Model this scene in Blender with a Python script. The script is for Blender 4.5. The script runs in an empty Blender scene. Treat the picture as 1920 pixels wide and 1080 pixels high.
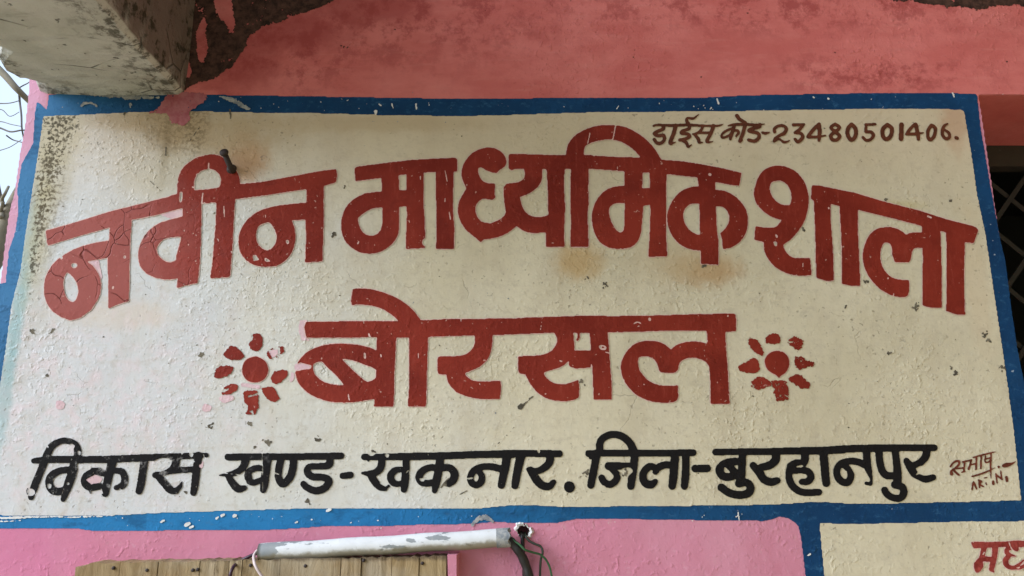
import bpy, bmesh, math, random
import numpy as np
from mathutils import Vector

# ------------------------------------------------------------------ camera, world, sun, exposure
sc = bpy.context.scene
F = 1450.0                      # focal length in photo pixels (1920 wide)
PITCH = math.radians(13.0)
ZC = 2.0                        # eye height
DW = 1.7                        # eye to wall
cam_d = bpy.data.cameras.new("camera")
cam_d.sensor_width = 36.0
cam_d.lens = F / 1920.0 * 36.0
cam_d.clip_start = 0.02
cam_d.clip_end = 2000.0
cam = bpy.data.objects.new("camera", cam_d)
sc.collection.objects.link(cam)
cam.location = (0.0, -DW, ZC)
cam.rotation_euler = (math.pi / 2 + PITCH, 0.0, 0.0)
sc.camera = cam

SUN_EL, SUN_AZ = math.radians(24.0), math.radians(248.0)
world = bpy.data.worlds.new("World")
sc.world = world
world.use_nodes = True
wn = world.node_tree
wn.nodes.clear()
sky = wn.nodes.new("ShaderNodeTexSky")
sky.sky_type = 'NISHITA'
sky.sun_disc = False
sky.sun_elevation = SUN_EL
sky.sun_rotation = SUN_AZ
sky.air_density = 1.0
sky.dust_density = 5.0
sky.ozone_density = 0.6
bg = wn.nodes.new("ShaderNodeBackground")
bg.inputs["Strength"].default_value = 0.066
wo = wn.nodes.new("ShaderNodeOutputWorld")
cloud = wn.nodes.new("ShaderNodeMix")          # thin bright overcast over the blue
cloud.data_type = 'RGBA'
cloud.inputs[0].default_value = 0.75
cloud.inputs[7].default_value = (5.2, 6.3, 7.8, 1.0)
wn.links.new(sky.outputs[0], cloud.inputs[6])
wn.links.new(cloud.outputs[2], bg.inputs["Color"])
wn.links.new(bg.outputs[0], wo.inputs["Surface"])

sun_d = bpy.data.lights.new("sun", 'SUN')
sun_d.energy = 1.5
sun_d.angle = math.radians(45)
sun_d.color = (0.84, 0.97, 1.18)
sun = bpy.data.objects.new("sun", sun_d)
sc.collection.objects.link(sun)
sdir = Vector((math.sin(SUN_AZ) * math.cos(SUN_EL), math.cos(SUN_AZ) * math.cos(SUN_EL), math.sin(SUN_EL)))
sun.rotation_euler = (-sdir).to_track_quat('-Z', 'Y').to_euler()
sun.location = (-4, -6, 8)

sc.view_settings.view_transform = 'Standard'
sc.view_settings.look = 'None'
sc.view_settings.gamma = 1.0
sc.view_settings.exposure = 1.54
sc.cycles.max_bounces = 8
sc.cycles.diffuse_bounces = 5

# ------------------------------------------------------------------ helpers
rng = np.random.default_rng(7)
random.seed(7)
C = sc.collection
cp, sp = math.cos(PITCH), math.sin(PITCH)

def ray(px, py):
    x = (px - 960.0) / F
    y = (540.0 - py) / F
    return Vector((x, cp - y * sp, y * cp + sp))

def on_wall(px, py, y=0.0):
    """point of the plane at depth y (wall front = 0) behind a traced point"""
    d = ray(px, py)
    t = (DW + y) / d.y
    return Vector((d.x * t, y, ZC + d.z * t))

def wall_np(P, y=0.0):
    x = (P[:, 0] - 960.0) / F
    v = (540.0 - P[:, 1]) / F
    dy = cp - v * sp
    dz = v * cp + sp
    t = (DW) / dy
    return np.stack([x * t, np.full_like(x, y), ZC + dz * t], 1)

def tag(o, label=None, cat=None, group=None, kind=None):
    if label: o["label"] = label
    if cat: o["category"] = cat
    if group: o["group"] = group
    if kind: o["kind"] = kind
    return o

def empty(name, loc):
    o = bpy.data.objects.new(name, None)
    o.location = loc
    o.empty_display_size = 0.05
    C.objects.link(o)
    return o

def link(name, me, mats, parent=None):
    o = bpy.data.objects.new(name, me)
    for m in (mats if isinstance(mats, (list, tuple)) else [mats]):
        me.materials.append(m)
    C.objects.link(o)
    if parent is not None:
        o.parent = parent
        if parent.type == 'EMPTY' or True:
            root = parent
            off = Vector((0, 0, 0))
            while root is not None:
                off += root.location
                root = root.parent
            o.location = -off
    return o

def mesh_from(verts, faces, name, mi=None, smooth=False):
    me = bpy.data.meshes.new(name)
    me.from_pydata([tuple(v) for v in verts], [], faces)
    if mi is not None:
        me.polygons.foreach_set("material_index", np.asarray(mi, dtype=np.int32))
    if smooth:
        me.polygons.foreach_set("use_smooth", np.ones(len(me.polygons), dtype=bool))
    me.update()
    return me

def catmull(pts, closed=False, n=6):
    P = [np.array(p, float) for p in pts]
    out = []
    N = len(P)
    if N < 3:
        return np.array(P)
    segs = N if closed else N - 1
    for i in range(segs):
        if closed:
            a, b, c, d = P[(i - 1) % N], P[i], P[(i + 1) % N], P[(i + 2) % N]
        else:
            a, b, c, d = P[max(i - 1, 0)], P[i], P[i + 1], P[min(i + 2, N - 1)]
        for k in range(n):
            t = k / n
            out.append(0.5 * ((2 * b) + (-a + c) * t + (2 * a - 5 * b + 4 * c - d) * t * t + (-a + 3 * b - 3 * c + d) * t ** 3))
    if not closed:
        out.append(P[-1])
    return np.array(out)

def noise2(shape, cell):
    h, w = shape
    gh, gw = int(h / cell) + 3, int(w / cell) + 3
    g = rng.random((gh, gw))
    yy = np.arange(h) / cell
    xx = np.arange(w) / cell
    y0 = yy.astype(int); x0 = xx.astype(int)
    fy = yy - y0; fx = xx - x0
    fy = fy * fy * (3 - 2 * fy); fx = fx * fx * (3 - 2 * fx)
    a = g[np.ix_(y0, x0)]; b = g[np.ix_(y0, x0 + 1)]
    c = g[np.ix_(y0 + 1, x0)]; d = g[np.ix_(y0 + 1, x0 + 1)]
    fx = fx[None, :]; fy = fy[:, None]
    return (a * (1 - fx) + b * fx) * (1 - fy) + (c * (1 - fx) + d * fx) * fy

def blur(A, s):
    r = int(math.ceil(s * 2.5))
    k = np.exp(-0.5 * (np.arange(-r, r + 1) / s) ** 2); k /= k.sum()
    B = np.pad(A, ((r, r), (0, 0)), mode='edge')
    A2 = sum(k[i] * B[i:i + A.shape[0]] for i in range(2 * r + 1))
    B = np.pad(A2, ((0, 0), (r, r)), mode='edge')
    return sum(k[i] * B[:, i:i + A.shape[1]] for i in range(2 * r + 1))

class Paint:
    """a traced, painted shape: filled on a fine grid so that overlapping strokes merge"""
    def __init__(self, box, step=1.0):
        self.x0, self.y0, x1, y1 = box
        self.s = step
        self.w = int((x1 - self.x0) / step) + 1
        self.h = int((y1 - self.y0) / step) + 1
        self.A = np.zeros((self.h, self.w))
    def _win(self, lo, hi):
        i0 = max(int((lo[0] - self.x0) / self.s) - 1, 0); i1 = min(int((hi[0] - self.x0) / self.s) + 2, self.w)
        j0 = max(int((lo[1] - self.y0) / self.s) - 1, 0); j1 = min(int((hi[1] - self.y0) / self.s) + 2, self.h)
        return i0, i1, j0, j1
    def poly(self, P, v=1.0):
        P = np.asarray(P, float)
        i0, i1, j0, j1 = self._win(P.min(0), P.max(0))
        if i1 <= i0 or j1 <= j0: return
        X = self.x0 + self.s * np.arange(i0, i1)[None, :] + 0.013
        Y = self.y0 + self.s * np.arange(j0, j1)[:, None] + 0.017
        M = np.zeros((j1 - j0, i1 - i0), bool)
        for k in range(len(P)):
            xa, ya = P[k]; xb, yb = P[(k + 1) % len(P)]
            if ya == yb: continue
            c = ((ya > Y) != (yb > Y)) & (X < (xb - xa) * (Y - ya) / (yb - ya) + xa)
            M ^= c
        self.A[j0:j1, i0:i1][M] = v
    def stroke(self, P, W, v=1.0):
        for k in range(len(P) - 1):
            a = P[k]; b = P[k + 1]; ra = W[k] / 2; rb = W[k + 1] / 2
            R = max(ra, rb)
            i0, i1, j0, j1 = self._win(np.minimum(a, b) - R, np.maximum(a, b) + R)
            if i1 <= i0 or j1 <= j0: continue
            X = self.x0 + self.s * np.arange(i0, i1)[None, :]
            Y = self.y0 + self.s * np.arange(j0, j1)[:, None]
            d = b - a; L = d @ d + 1e-9
            t = np.clip(((X - a[0]) * d[0] + (Y - a[1]) * d[1]) / L, 0, 1)
            dist = np.hypot(X - a[0] - t * d[0], Y - a[1] - t * d[1])
            self.A[j0:j1, i0:i1][dist < ra + (rb - ra) * t] = v
    def add(self, tile, items):
        ox, oy, s = tile
        for it in items:
            k = it[0]
            v = 1.0
            if k[0] == '-':
                v = 0.0; k = k[1:]
            P = np.array(it[1], float) * s + np.array([ox, oy])
            if k == 'P': self.poly(P, v)
            elif k == 'C': self.poly(catmull(P, True), v)
            elif k in 'SL':
                w = it[2]
                W = np.full(len(P), float(w)) if not isinstance(w, (list, tuple)) else np.array(w, float)
                W = W * s
                if k == 'S' and len(P) > 2:
                    Q = catmull(np.column_stack([P, W]))
                    P, W = Q[:, :2], np.maximum(Q[:, 2], 0.3)
                self.stroke(P, W, v)
    def holes(self, n, r0=0.8, r1=2.2, box=None):
        for _ in range(n):
            if box: x = rng.uniform(box[0], box[2]); y = rng.uniform(box[1], box[3])
            else: x = rng.uniform(self.x0, self.x0 + self.w * self.s); y = rng.uniform(self.y0, self.y0 + self.h * self.s)
            r = rng.uniform(r0, r1) * 2
            a = rng.uniform(-0.8, 0.8) + math.pi / 2
            l = rng.exponential(1.2)
            p = np.array([[x, y], [x + l * math.cos(a), y + l * math.sin(a)]])
            self.stroke(p, [r, r * 0.7], 0.0)
    def field(self, sig=1.1, rough=0.16, cell=3.0, dry=0.0):
        f = blur(self.A, sig / self.s) - 0.5
        n = noise2(f.shape, cell / self.s) * 0.6 + noise2(f.shape, cell * 2.3 / self.s) * 0.4 - 0.5
        f = f + rough * 2 * n
        if dry > 0:
            m = noise2(f.shape, 2.0 / self.s) * 0.6 + noise2(f.shape, 5.0 / self.s) * 0.4 - 0.5
            f = f + dry * 2 * m - dry * 0.25
        f[0, :] = f[-1, :] = -1; f[:, 0] = f[:, -1] = -1
        return f

def contour(f, x0, y0, s, level=0.0):
    f = f - level
    ins = f > 0
    full = ins[:-1, :-1] & ins[1:, :-1] & ins[:-1, 1:] & ins[1:, 1:]
    anyc = ins[:-1, :-1] | ins[1:, :-1] | ins[:-1, 1:] | ins[1:, 1:]
    V = []; Fc = []
    for j in range(full.shape[0]):
        row = full[j].astype(np.int8)
        d = np.diff(np.concatenate([[0], row, [0]]))
        for a, b in zip(np.nonzero(d == 1)[0], np.nonzero(d == -1)[0]):
            n = len(V)
            V += [(a, j), (a, j + 1), (b, j + 1), (b, j)]
            Fc.append((n, n + 1, n + 2, n + 3))
    J, I = np.nonzero(anyc & ~full)
    for j, i in zip(J, I):
        cs = ((i, j), (i, j + 1), (i + 1, j + 1), (i + 1, j))
        vs = (f[j, i], f[j + 1, i], f[j + 1, i + 1], f[j, i + 1])
        pts = []
        for k in range(4):
            a = vs[k]; b = vs[(k + 1) % 4]
            if a > 0: pts.append(cs[k])
            if (a > 0) != (b > 0):
                t = a / (a - b)
                p = cs[k]; q = cs[(k + 1) % 4]
                pts.append((p[0] + (q[0] - p[0]) * t, p[1] + (q[1] - p[1]) * t))
        if len(pts) >= 3:
            n = len(V); V += pts
            Fc.append(tuple(range(n, n + len(pts))))
    if not V:
        return np.zeros((0, 2)), []
    return np.array(V, float) * s + np.array([x0, y0]), Fc

def paint_obj(name, paint, mats, parent, y, rim=0.0, **kw):
    f = paint.field(**kw)
    P, Fc = contour(f, paint.x0, paint.y0, paint.s)
    V = wall_np(P, y)
    mi = [0] * len(Fc)
    if rim > 0:
        f2 = blur(paint.A, 1.6 / paint.s) - rim + 0.20 * (noise2(f.shape, 4 / paint.s) - 0.5)
        f2[0, :] = f2[-1, :] = -1; f2[:, 0] = f2[:, -1] = -1
        P2, F2 = contour(f2, paint.x0, paint.y0, paint.s)
        n = len(V)
        V = np.vstack([V, wall_np(P2, y + 0.0003)])
        Fc = Fc + [tuple(i + n for i in t) for t in F2]
        mi += [1] * len(F2)
    me = mesh_from(V, Fc, name, mi)
    return link(name, me, mats if rim > 0 else mats[0], parent)

# ------------------------------------------------------------------ materials
class NT:
    def __init__(self, name):
        self.m = bpy.data.materials.new(name)
        self.m.use_nodes = True
        self.t = self.m.node_tree
        self.b = self.t.nodes["Principled BSDF"]
        self.pos = self.n("ShaderNodeNewGeometry").outputs["Position"]
        self.sep = None
    def n(self, typ, **props):
        nd = self.t.nodes.new(typ)
        for k, v in props.items(): setattr(nd, k, v)
        return nd
    def set(self, sock, v):
        if isinstance(v, bpy.types.NodeSocket): self.t.links.new(v, sock)
        else: sock.default_value = v
    def math(self, op, a, b=0.0, clamp=False):
        nd = self.n("ShaderNodeMath", operation=op, use_clamp=clamp)
        self.set(nd.inputs[0], a); self.set(nd.inputs[1], b)
        return nd.outputs[0]
    def vmap(self, scale, off=(0, 0, 0)):
        nd = self.n("ShaderNodeMapping")
        self.set(nd.inputs["Vector"], self.pos)
        nd.inputs["Scale"].default_value = scale
        nd.inputs["Location"].default_value = off
        return nd.outputs[0]
    def noise(self, scale, detail=4, rough=0.55, vec=None, dist=0.0):
        nd = self.n("ShaderNodeTexNoise")
        self.set(nd.inputs["Vector"], vec if vec is not None else self.pos)
        nd.inputs["Scale"].default_value = scale
        nd.inputs["Detail"].default_value = detail
        nd.inputs["Roughness"].default_value = rough
        nd.inputs["Distortion"].default_value = dist
        return nd.outputs["Fac"]
    def voro(self, scale, feature='F1', vec=None):
        nd = self.n("ShaderNodeTexVoronoi", feature=feature)
        self.set(nd.inputs["Vector"], vec if vec is not None else self.pos)
        nd.inputs["Scale"].default_value = scale
        return nd.outputs["Distance"]
    def ramp(self, v, a, b, lo=0.0, hi=1.0):
        nd = self.n("ShaderNodeMapRange")
        nd.interpolation_type = 'SMOOTHSTEP'
        self.set(nd.inputs["Value"], v)
        nd.inputs["From Min"].default_value = a; nd.inputs["From Max"].default_value = b
        nd.inputs["To Min"].default_value = lo; nd.inputs["To Max"].default_value = hi
        return nd.outputs[0]
    def mix(self, f, a, b):
        nd = self.n("ShaderNodeMix", data_type='RGBA')
        self.set(nd.inputs[0], f)
        for s, v in ((nd.inputs[6], a), (nd.inputs[7], b)):
            if isinstance(v, tuple): s.default_value = (*v, 1.0)
            else: self.t.links.new(v, s)
        return nd.outputs[2]
    def xyz(self):
        if self.sep is None:
            self.sep = self.n("ShaderNodeSeparateXYZ")
            self.set(self.sep.inputs[0], self.pos)
        return self.sep.outputs
    def blob(self, px, py, rx, ry, soft=0.6, nz=0.5, nscale=18):
        """mask around a spot of the wall (photo-traced centre), ragged by noise"""
        c = on_wall(px, py)
        k = DW / F / 0.98
        X, Y, Z = self.xyz()
        dx = self.math('DIVIDE', self.math('SUBTRACT', X, c.x), rx * k)
        dz = self.math('DIVIDE', self.math('SUBTRACT', Z, c.z), ry * k)
        d = self.math('SQRT', self.math('ADD', self.math('MULTIPLY', dx, dx), self.math('MULTIPLY', dz, dz)))
        n = self.math('MULTIPLY', self.math('SUBTRACT', self.noise(nscale, 5, 0.65), 0.5), nz * 3)
        return self.ramp(self.math('ADD', d, n), 1 - soft, 1 + soft, 1.0, 0.0)
    def bump(self, h, strength=0.5, dist=0.004, prev=None):
        nd = self.n("ShaderNodeBump")
        nd.inputs["Strength"].default_value = strength
        nd.inputs["Distance"].default_value = dist
        self.set(nd.inputs["Height"], h)
        if prev is not None: self.set(nd.inputs["Normal"], prev)
        return nd.outputs[0]
    def plaster(self, k=1.0):
        """hand trowelled plaster under paint: gentle swells, sparse lumps, some rough patches"""
        a = self.noise(5, 3, 0.5)
        patch = self.ramp(self.noise(2.6, 3, 0.6, vec=self.vmap((1, 1, 1), (3.1, 0, 1.7))), 0.40, 0.70, 0.15, 1.0)
        lump = self.ramp(self.noise(80, 2, 0.5), 0.50, 0.80)
        dent = self.ramp(self.noise(48, 2, 0.5, vec=self.vmap((1, 1, 1), (7.3, 0, 2.9))), 0.60, 0.78)
        fine = self.noise(210, 3, 0.6)
        drag = self.noise(26, 4, 0.6, vec=self.vmap((0.5, 1, 1.6), (1.3, 0, 5.2)))
        h = self.math('MULTIPLY', a, 1.5)
        r = self.math('ADD', self.math('MULTIPLY', lump, 0.50), self.math('MULTIPLY', drag, 0.40))
        r = self.math('SUBTRACT', r, self.math('MULTIPLY', dent, 0.3))
        r = self.math('ADD', r, self.math('MULTIPLY', fine, 0.20))
        h = self.math('ADD', h, self.math('MULTIPLY', r, patch))
        return self.bump(h, min(1.0, 0.8 * k), 0.0047)
    def out(self, col, rough=0.85, normal=None, spec=0.25):
        self.set(self.b.inputs["Base Color"], col if not isinstance(col, tuple) else (*col, 1.0))
        self.set(self.b.inputs["Roughness"], rough)
        self.b.inputs["Specular IOR Level"].default_value = spec
        if normal is not None: self.set(self.b.inputs["Normal"], normal)
        return self.m

def simple(name, col, rough=0.6, var=0.25, scale=30, spec=0.3, metal=0.0, bump=0.0):
    t = NT(name)
    d = tuple(c * (1 - var) for c in col)
    c = t.mix(t.noise(scale, 4), d, col)
    t.b.inputs["Metallic"].default_value = metal
    nrm = t.bump(t.noise(scale * 3, 4), bump, 0.002) if bump else None
    return t.out(c, rough, nrm, spec)

def mat_cream(second=False):
    t = NT("cream_whitewash" if not second else "coarse_cream_whitewash")
    c = t.mix(t.ramp(t.noise(3.2, 5, 0.6), 0.35, 0.68), (0.655, 0.585, 0.425), (0.575, 0.505, 0.35))
    c = t.mix(t.ramp(t.noise(26, 5, 0.65), 0.45, 0.75, 0, 0.35), c, (0.52, 0.46, 0.35))
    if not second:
        # cool bright light from the left painted in: whiter wash, ragged diagonal edge
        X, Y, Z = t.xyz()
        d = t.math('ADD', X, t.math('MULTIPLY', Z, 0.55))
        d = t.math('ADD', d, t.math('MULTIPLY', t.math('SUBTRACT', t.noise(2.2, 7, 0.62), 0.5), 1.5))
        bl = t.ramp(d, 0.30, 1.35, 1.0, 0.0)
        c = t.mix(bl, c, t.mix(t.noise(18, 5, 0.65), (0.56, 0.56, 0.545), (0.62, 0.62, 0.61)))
    # handling dirt and thin spots in the wash
    c = t.mix(t.ramp(t.noise(38, 6, 0.75, vec=t.vmap((1, 1, 1.3), (2.2, 0, 9.1))), 0.49, 0.66, 0, 0.34), c, (0.40, 0.34, 0.25))
    c = t.mix(t.ramp(t.noise(7, 6, 0.7, vec=t.vmap((1.6, 1, 0.5), (8.2, 0, 3.1))), 0.46, 0.66, 0, 0.30), c, (0.46, 0.385, 0.27))
    # brush strokes along x
    c = t.mix(t.ramp(t.noise(10, 4, 0.6, vec=t.vmap((1, 1, 9))), 0.5, 0.75, 0, 0.2), c, (0.50, 0.43, 0.31))
    if not second:
        # old damp grime below the top border, running down in streaks
        X, Y, Z = t.xyz()
        zt = on_wall(960, 212).z
        band = t.ramp(t.math('ADD', Z, t.math('MULTIPLY', t.noise(5, 4, vec=t.vmap((1, 1, 0.35))), 0.22)), zt - 0.20, zt + 0.12)
        c = t.mix(t.math('MULTIPLY', band, 0.40), c, (0.62, 0.465, 0.31))
        stains = [(460, 300, 40, 48, (0.45, 0.23, 0.10), 0.72), (1085, 488, 42, 34, (0.47, 0.30, 0.12), 0.75),
                  (1325, 507, 55, 28, (0.45, 0.26, 0.11), 0.75), (1275, 490, 78, 42, (0.5, 0.38, 0.22), 0.55),
                  (330, 235, 65, 45, (0.27, 0.19, 0.11), 0.7), (410, 250, 130, 50, (0.43, 0.31, 0.17), 0.65), (262, 225, 90, 24, (0.45, 0.33, 0.2), 0.6), (312, 280, 8, 60, (0.25, 0.18, 0.1), 0.5), (700, 232, 240, 18, (0.5, 0.37, 0.22), 0.5), (1790, 225, 26, 60, (0.45, 0.22, 0.12), 0.5),
                  (1680, 385, 50, 9, (0.5, 0.42, 0.2), 0.5), (320, 330, 90, 45, (0.48, 0.43, 0.32), 0.5),
                  (1830, 520, 25, 120, (0.55, 0.40, 0.24), 0.35), (215, 590, 110, 26, (0.62, 0.5, 0.38), 0.45)]
        for px, py, rx, ry, col, k in stains:
            c = t.mix(t.math('MULTIPLY', t.blob(px, py, rx, ry), k), c, col)
        # faint old pink under thin whitewash low on the left
        pk = t.math('MULTIPLY', t.blob(120, 760, 260, 190, 0.8, 0.6, 9), t.ramp(t.noise(30, 4), 0.42, 0.7, 0.1, 0.55))
        c = t.mix(pk, c, (0.72, 0.56, 0.56))
        # teal wash of the border showing along the left edge
        for px, py, rx, ry in ((55, 470, 14, 120), (32, 600, 13, 110), (10, 740, 14, 120)):
            c = t.mix(t.math('MULTIPLY', t.blob(px, py, rx, ry, 0.5, 0.5, 40), 0.5), c, (0.25, 0.42, 0.42))
        # black mould in the top left corner
        spn = t.noise(120, 3, 0.62, dist=0.3)
        sp_ = t.ramp(spn, 0.43, 0.60)
        for px, py, rx, ry in ((105, 260, 50, 110), (75, 430, 22, 130)):
            c = t.mix(t.math('MULTIPLY', t.blob(px, py, rx, ry, 0.6, 0.5, 14), 0.6), c, (0.46, 0.39, 0.22))
        for px, py, rx, ry in ((112, 245, 36, 80), (96, 310, 26, 95), (72, 440, 12, 110)):
            mk = t.blob(px, py, rx * 1.1, ry, 0.85, 0.5, 13)
            sq = t.ramp(t.math('ADD', spn, t.math('MULTIPLY', mk, 0.30)), 0.70, 0.86)
            c = t.mix(t.math('MULTIPLY', sq, 0.85), c, (0.07, 0.06, 0.04))
        for px, py, rx, ry in ((95, 370, 30, 140), (330, 250, 60, 45), (372, 240, 25, 70)):
            c = t.mix(t.math('MULTIPLY', t.blob(px, py, rx, ry, 0.5, 0.5, 15), t.math('MULTIPLY', sp_, 0.42)), c, (0.16, 0.115, 0.06))
    # pits and fly specks
    pit = t.ramp(t.noise(105, 2, 0.5), 0.655, 0.72)
    pit2 = t.math('MULTIPLY', t.ramp(t.noise(48, 5, 0.7, dist=1.0), 0.66, 0.72), 0.7)
    pm = t.math('MULTIPLY', t.math('MAXIMUM', t.math('MULTIPLY', pit, 0.55), pit2), t.ramp(t.noise(3.4, 4, 0.65, vec=t.vmap((1, 1, 1), (9, 0, 9))), 0.42, 0.62, 0.08, 1.0))
    c = t.mix(pm, c, (0.17, 0.14, 0.10))
    # hairline cracks
    wv = t.n("ShaderNodeVectorMath", operation='ADD')
    nz = t.n("ShaderNodeTexNoise"); nz.inputs["Scale"].default_value = 7; nz.inputs["Detail"].default_value = 6; t.set(nz.inputs["Vector"], t.pos)
    scn = t.n("ShaderNodeVectorMath", operation='SCALE'); t.set(scn.inputs[0], nz.outputs["Color"]); scn.inputs["Scale"].default_value = 0.22
    t.set(wv.inputs[0], t.pos); t.set(wv.inputs[1], scn.outputs[0])
    cr = t.voro(4.3, 'DISTANCE_TO_EDGE', vec=wv.outputs[0])
    crk = t.math('MULTIPLY', t.ramp(cr, 0.0, 0.006, 1, 0), t.ramp(t.noise(6, 4), 0.56, 0.64))
    c = t.mix(t.math('MULTIPLY', crk, 0.35), c, (0.2, 0.17, 0.12))
    nrm = t.plaster(1.25 if second else 1.0)
    nrm = t.bump(t.math('SUBTRACT', 1.0, t.math('MAXIMUM', pm, crk)), 0.5, 0.003, nrm)
    return t.out(c, 0.9, nrm, 0.15)

def mat_red():
    t = NT("oxide_red_enamel")
    c = t.mix(t.ramp(t.noise(5, 5, 0.6), 0.3, 0.7), (0.165, 0.016, 0.009), (0.255, 0.030, 0.017))
    c = t.mix(t.ramp(t.noise(60, 5, 0.7), 0.55, 0.78, 0, 0.5), c, (0.31, 0.05, 0.03))
    c = t.mix(t.ramp(t.noise(40, 5, 0.7, vec=t.vmap((2.4, 1, 0.5))), 0.52, 0.72, 0, 0.45), c, (0.32, 0.055, 0.035))
    c = t.mix(t.ramp(t.noise(11, 5, 0.7, vec=t.vmap((1, 1, 1), (4.4, 0, 1.2))), 0.52, 0.66, 0, 0.35), c, (0.125, 0.013, 0.008))
    left = t.blob(150, 500, 190, 190, 0.6, 0.4, 10)
    c = t.mix(t.math('MULTIPLY', left, 0.75), c, (0.36, 0.105, 0.088))
    vec = t.n("ShaderNodeVectorMath", operation='ADD')
    nz = t.n("ShaderNodeTexNoise"); nz.inputs["Scale"].default_value = 9; t.set(nz.inputs["Vector"], t.pos)
    scn = t.n("ShaderNodeVectorMath", operation='SCALE'); t.set(scn.inputs[0], nz.outputs["Color"]); scn.inputs["Scale"].default_value = 0.12
    t.set(vec.inputs[0], t.pos); t.set(vec.inputs[1], scn.outputs[0])
    cr = t.ramp(t.voro(16, 'DISTANCE_TO_EDGE', vec.outputs[0]), 0.0, 0.028, 1, 0)
    crk = t.math('MULTIPLY', cr, t.math('MULTIPLY', left, t.ramp(t.noise(11, 2), 0.42, 0.55)))
    c = t.mix(t.math('MULTIPLY', crk, 0.7), c, (0.09, 0.012, 0.01))
    fl = t.ramp(t.noise(130, 2, 0.5), 0.715, 0.75)
    c = t.mix(t.math('MULTIPLY', fl, 0.7), c, (0.55, 0.32, 0.26))
    nrm = t.plaster(0.8)
    nrm = t.bump(t.math('SUBTRACT', 1.0, crk), 0.6, 0.004, nrm)
    return t.out(c, 0.65, nrm, 0.12)

def mat_black():
    t = NT("black_enamel")
    c = t.mix(t.noise(14, 5), (0.007, 0.006, 0.006), (0.014, 0.012, 0.012))
    left = t.blob(180, 880, 260, 110, 0.8, 0.4, 10)
    wear = t.math('MULTIPLY', left, t.ramp(t.noise(36, 6, 0.75), 0.56, 0.68))
    c = t.mix(t.math('MULTIPLY', wear, 0.75), c, (0.30, 0.28, 0.26))
    return t.out(c, 0.75, t.plaster(0.8), 0.1)

def mat_blue():
    t = NT("blue_border_paint")
    c = t.mix(t.ramp(t.noise(6, 5, 0.6), 0.3, 0.7), (0.006, 0.034, 0.095), (0.009, 0.055, 0.145))
    low = t.blob(300, 975, 620, 60, 0.9, 0.4, 8)
    c = t.mix(t.math('MULTIPLY', low, 0.7), c, (0.03, 0.24, 0.52))
    c = t.mix(t.math('MULTIPLY', t.blob(110, 195, 110, 40, 0.8, 0.4, 9), 0.7), c, (0.025, 0.13, 0.30))
    lf = t.blob(40, 420, 70, 300, 0.8, 0.4, 8)
    c = t.mix(t.math('MULTIPLY', lf, 0.75), c, (0.07, 0.23, 0.43))
    c = t.mix(t.ramp(t.noise(34, 5, 0.7), 0.55, 0.75, 0, 0.3), c, (0.03, 0.14, 0.30))
    c = t.mix(t.ramp(t.noise(55, 6, 0.75, vec=t.vmap((0.7, 1, 1.2))), 0.54, 0.68, 0, 0.45), c, (0.05, 0.16, 0.30))
    c = t.mix(t.ramp(t.noise(12, 5, 0.7, vec=t.vmap((1, 1, 2), (5, 0, 2))), 0.50, 0.66, 0, 0.5), c, (0.010, 0.045, 0.11))
    fl = t.ramp(t.noise(75, 2, 0.5), 0.73, 0.76)
    c = t.mix(t.math('MULTIPLY', fl, 0.6), c, (0.45, 0.5, 0.55))
    return t.out(c, 0.7, t.plaster(1.0), 0.1)

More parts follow.
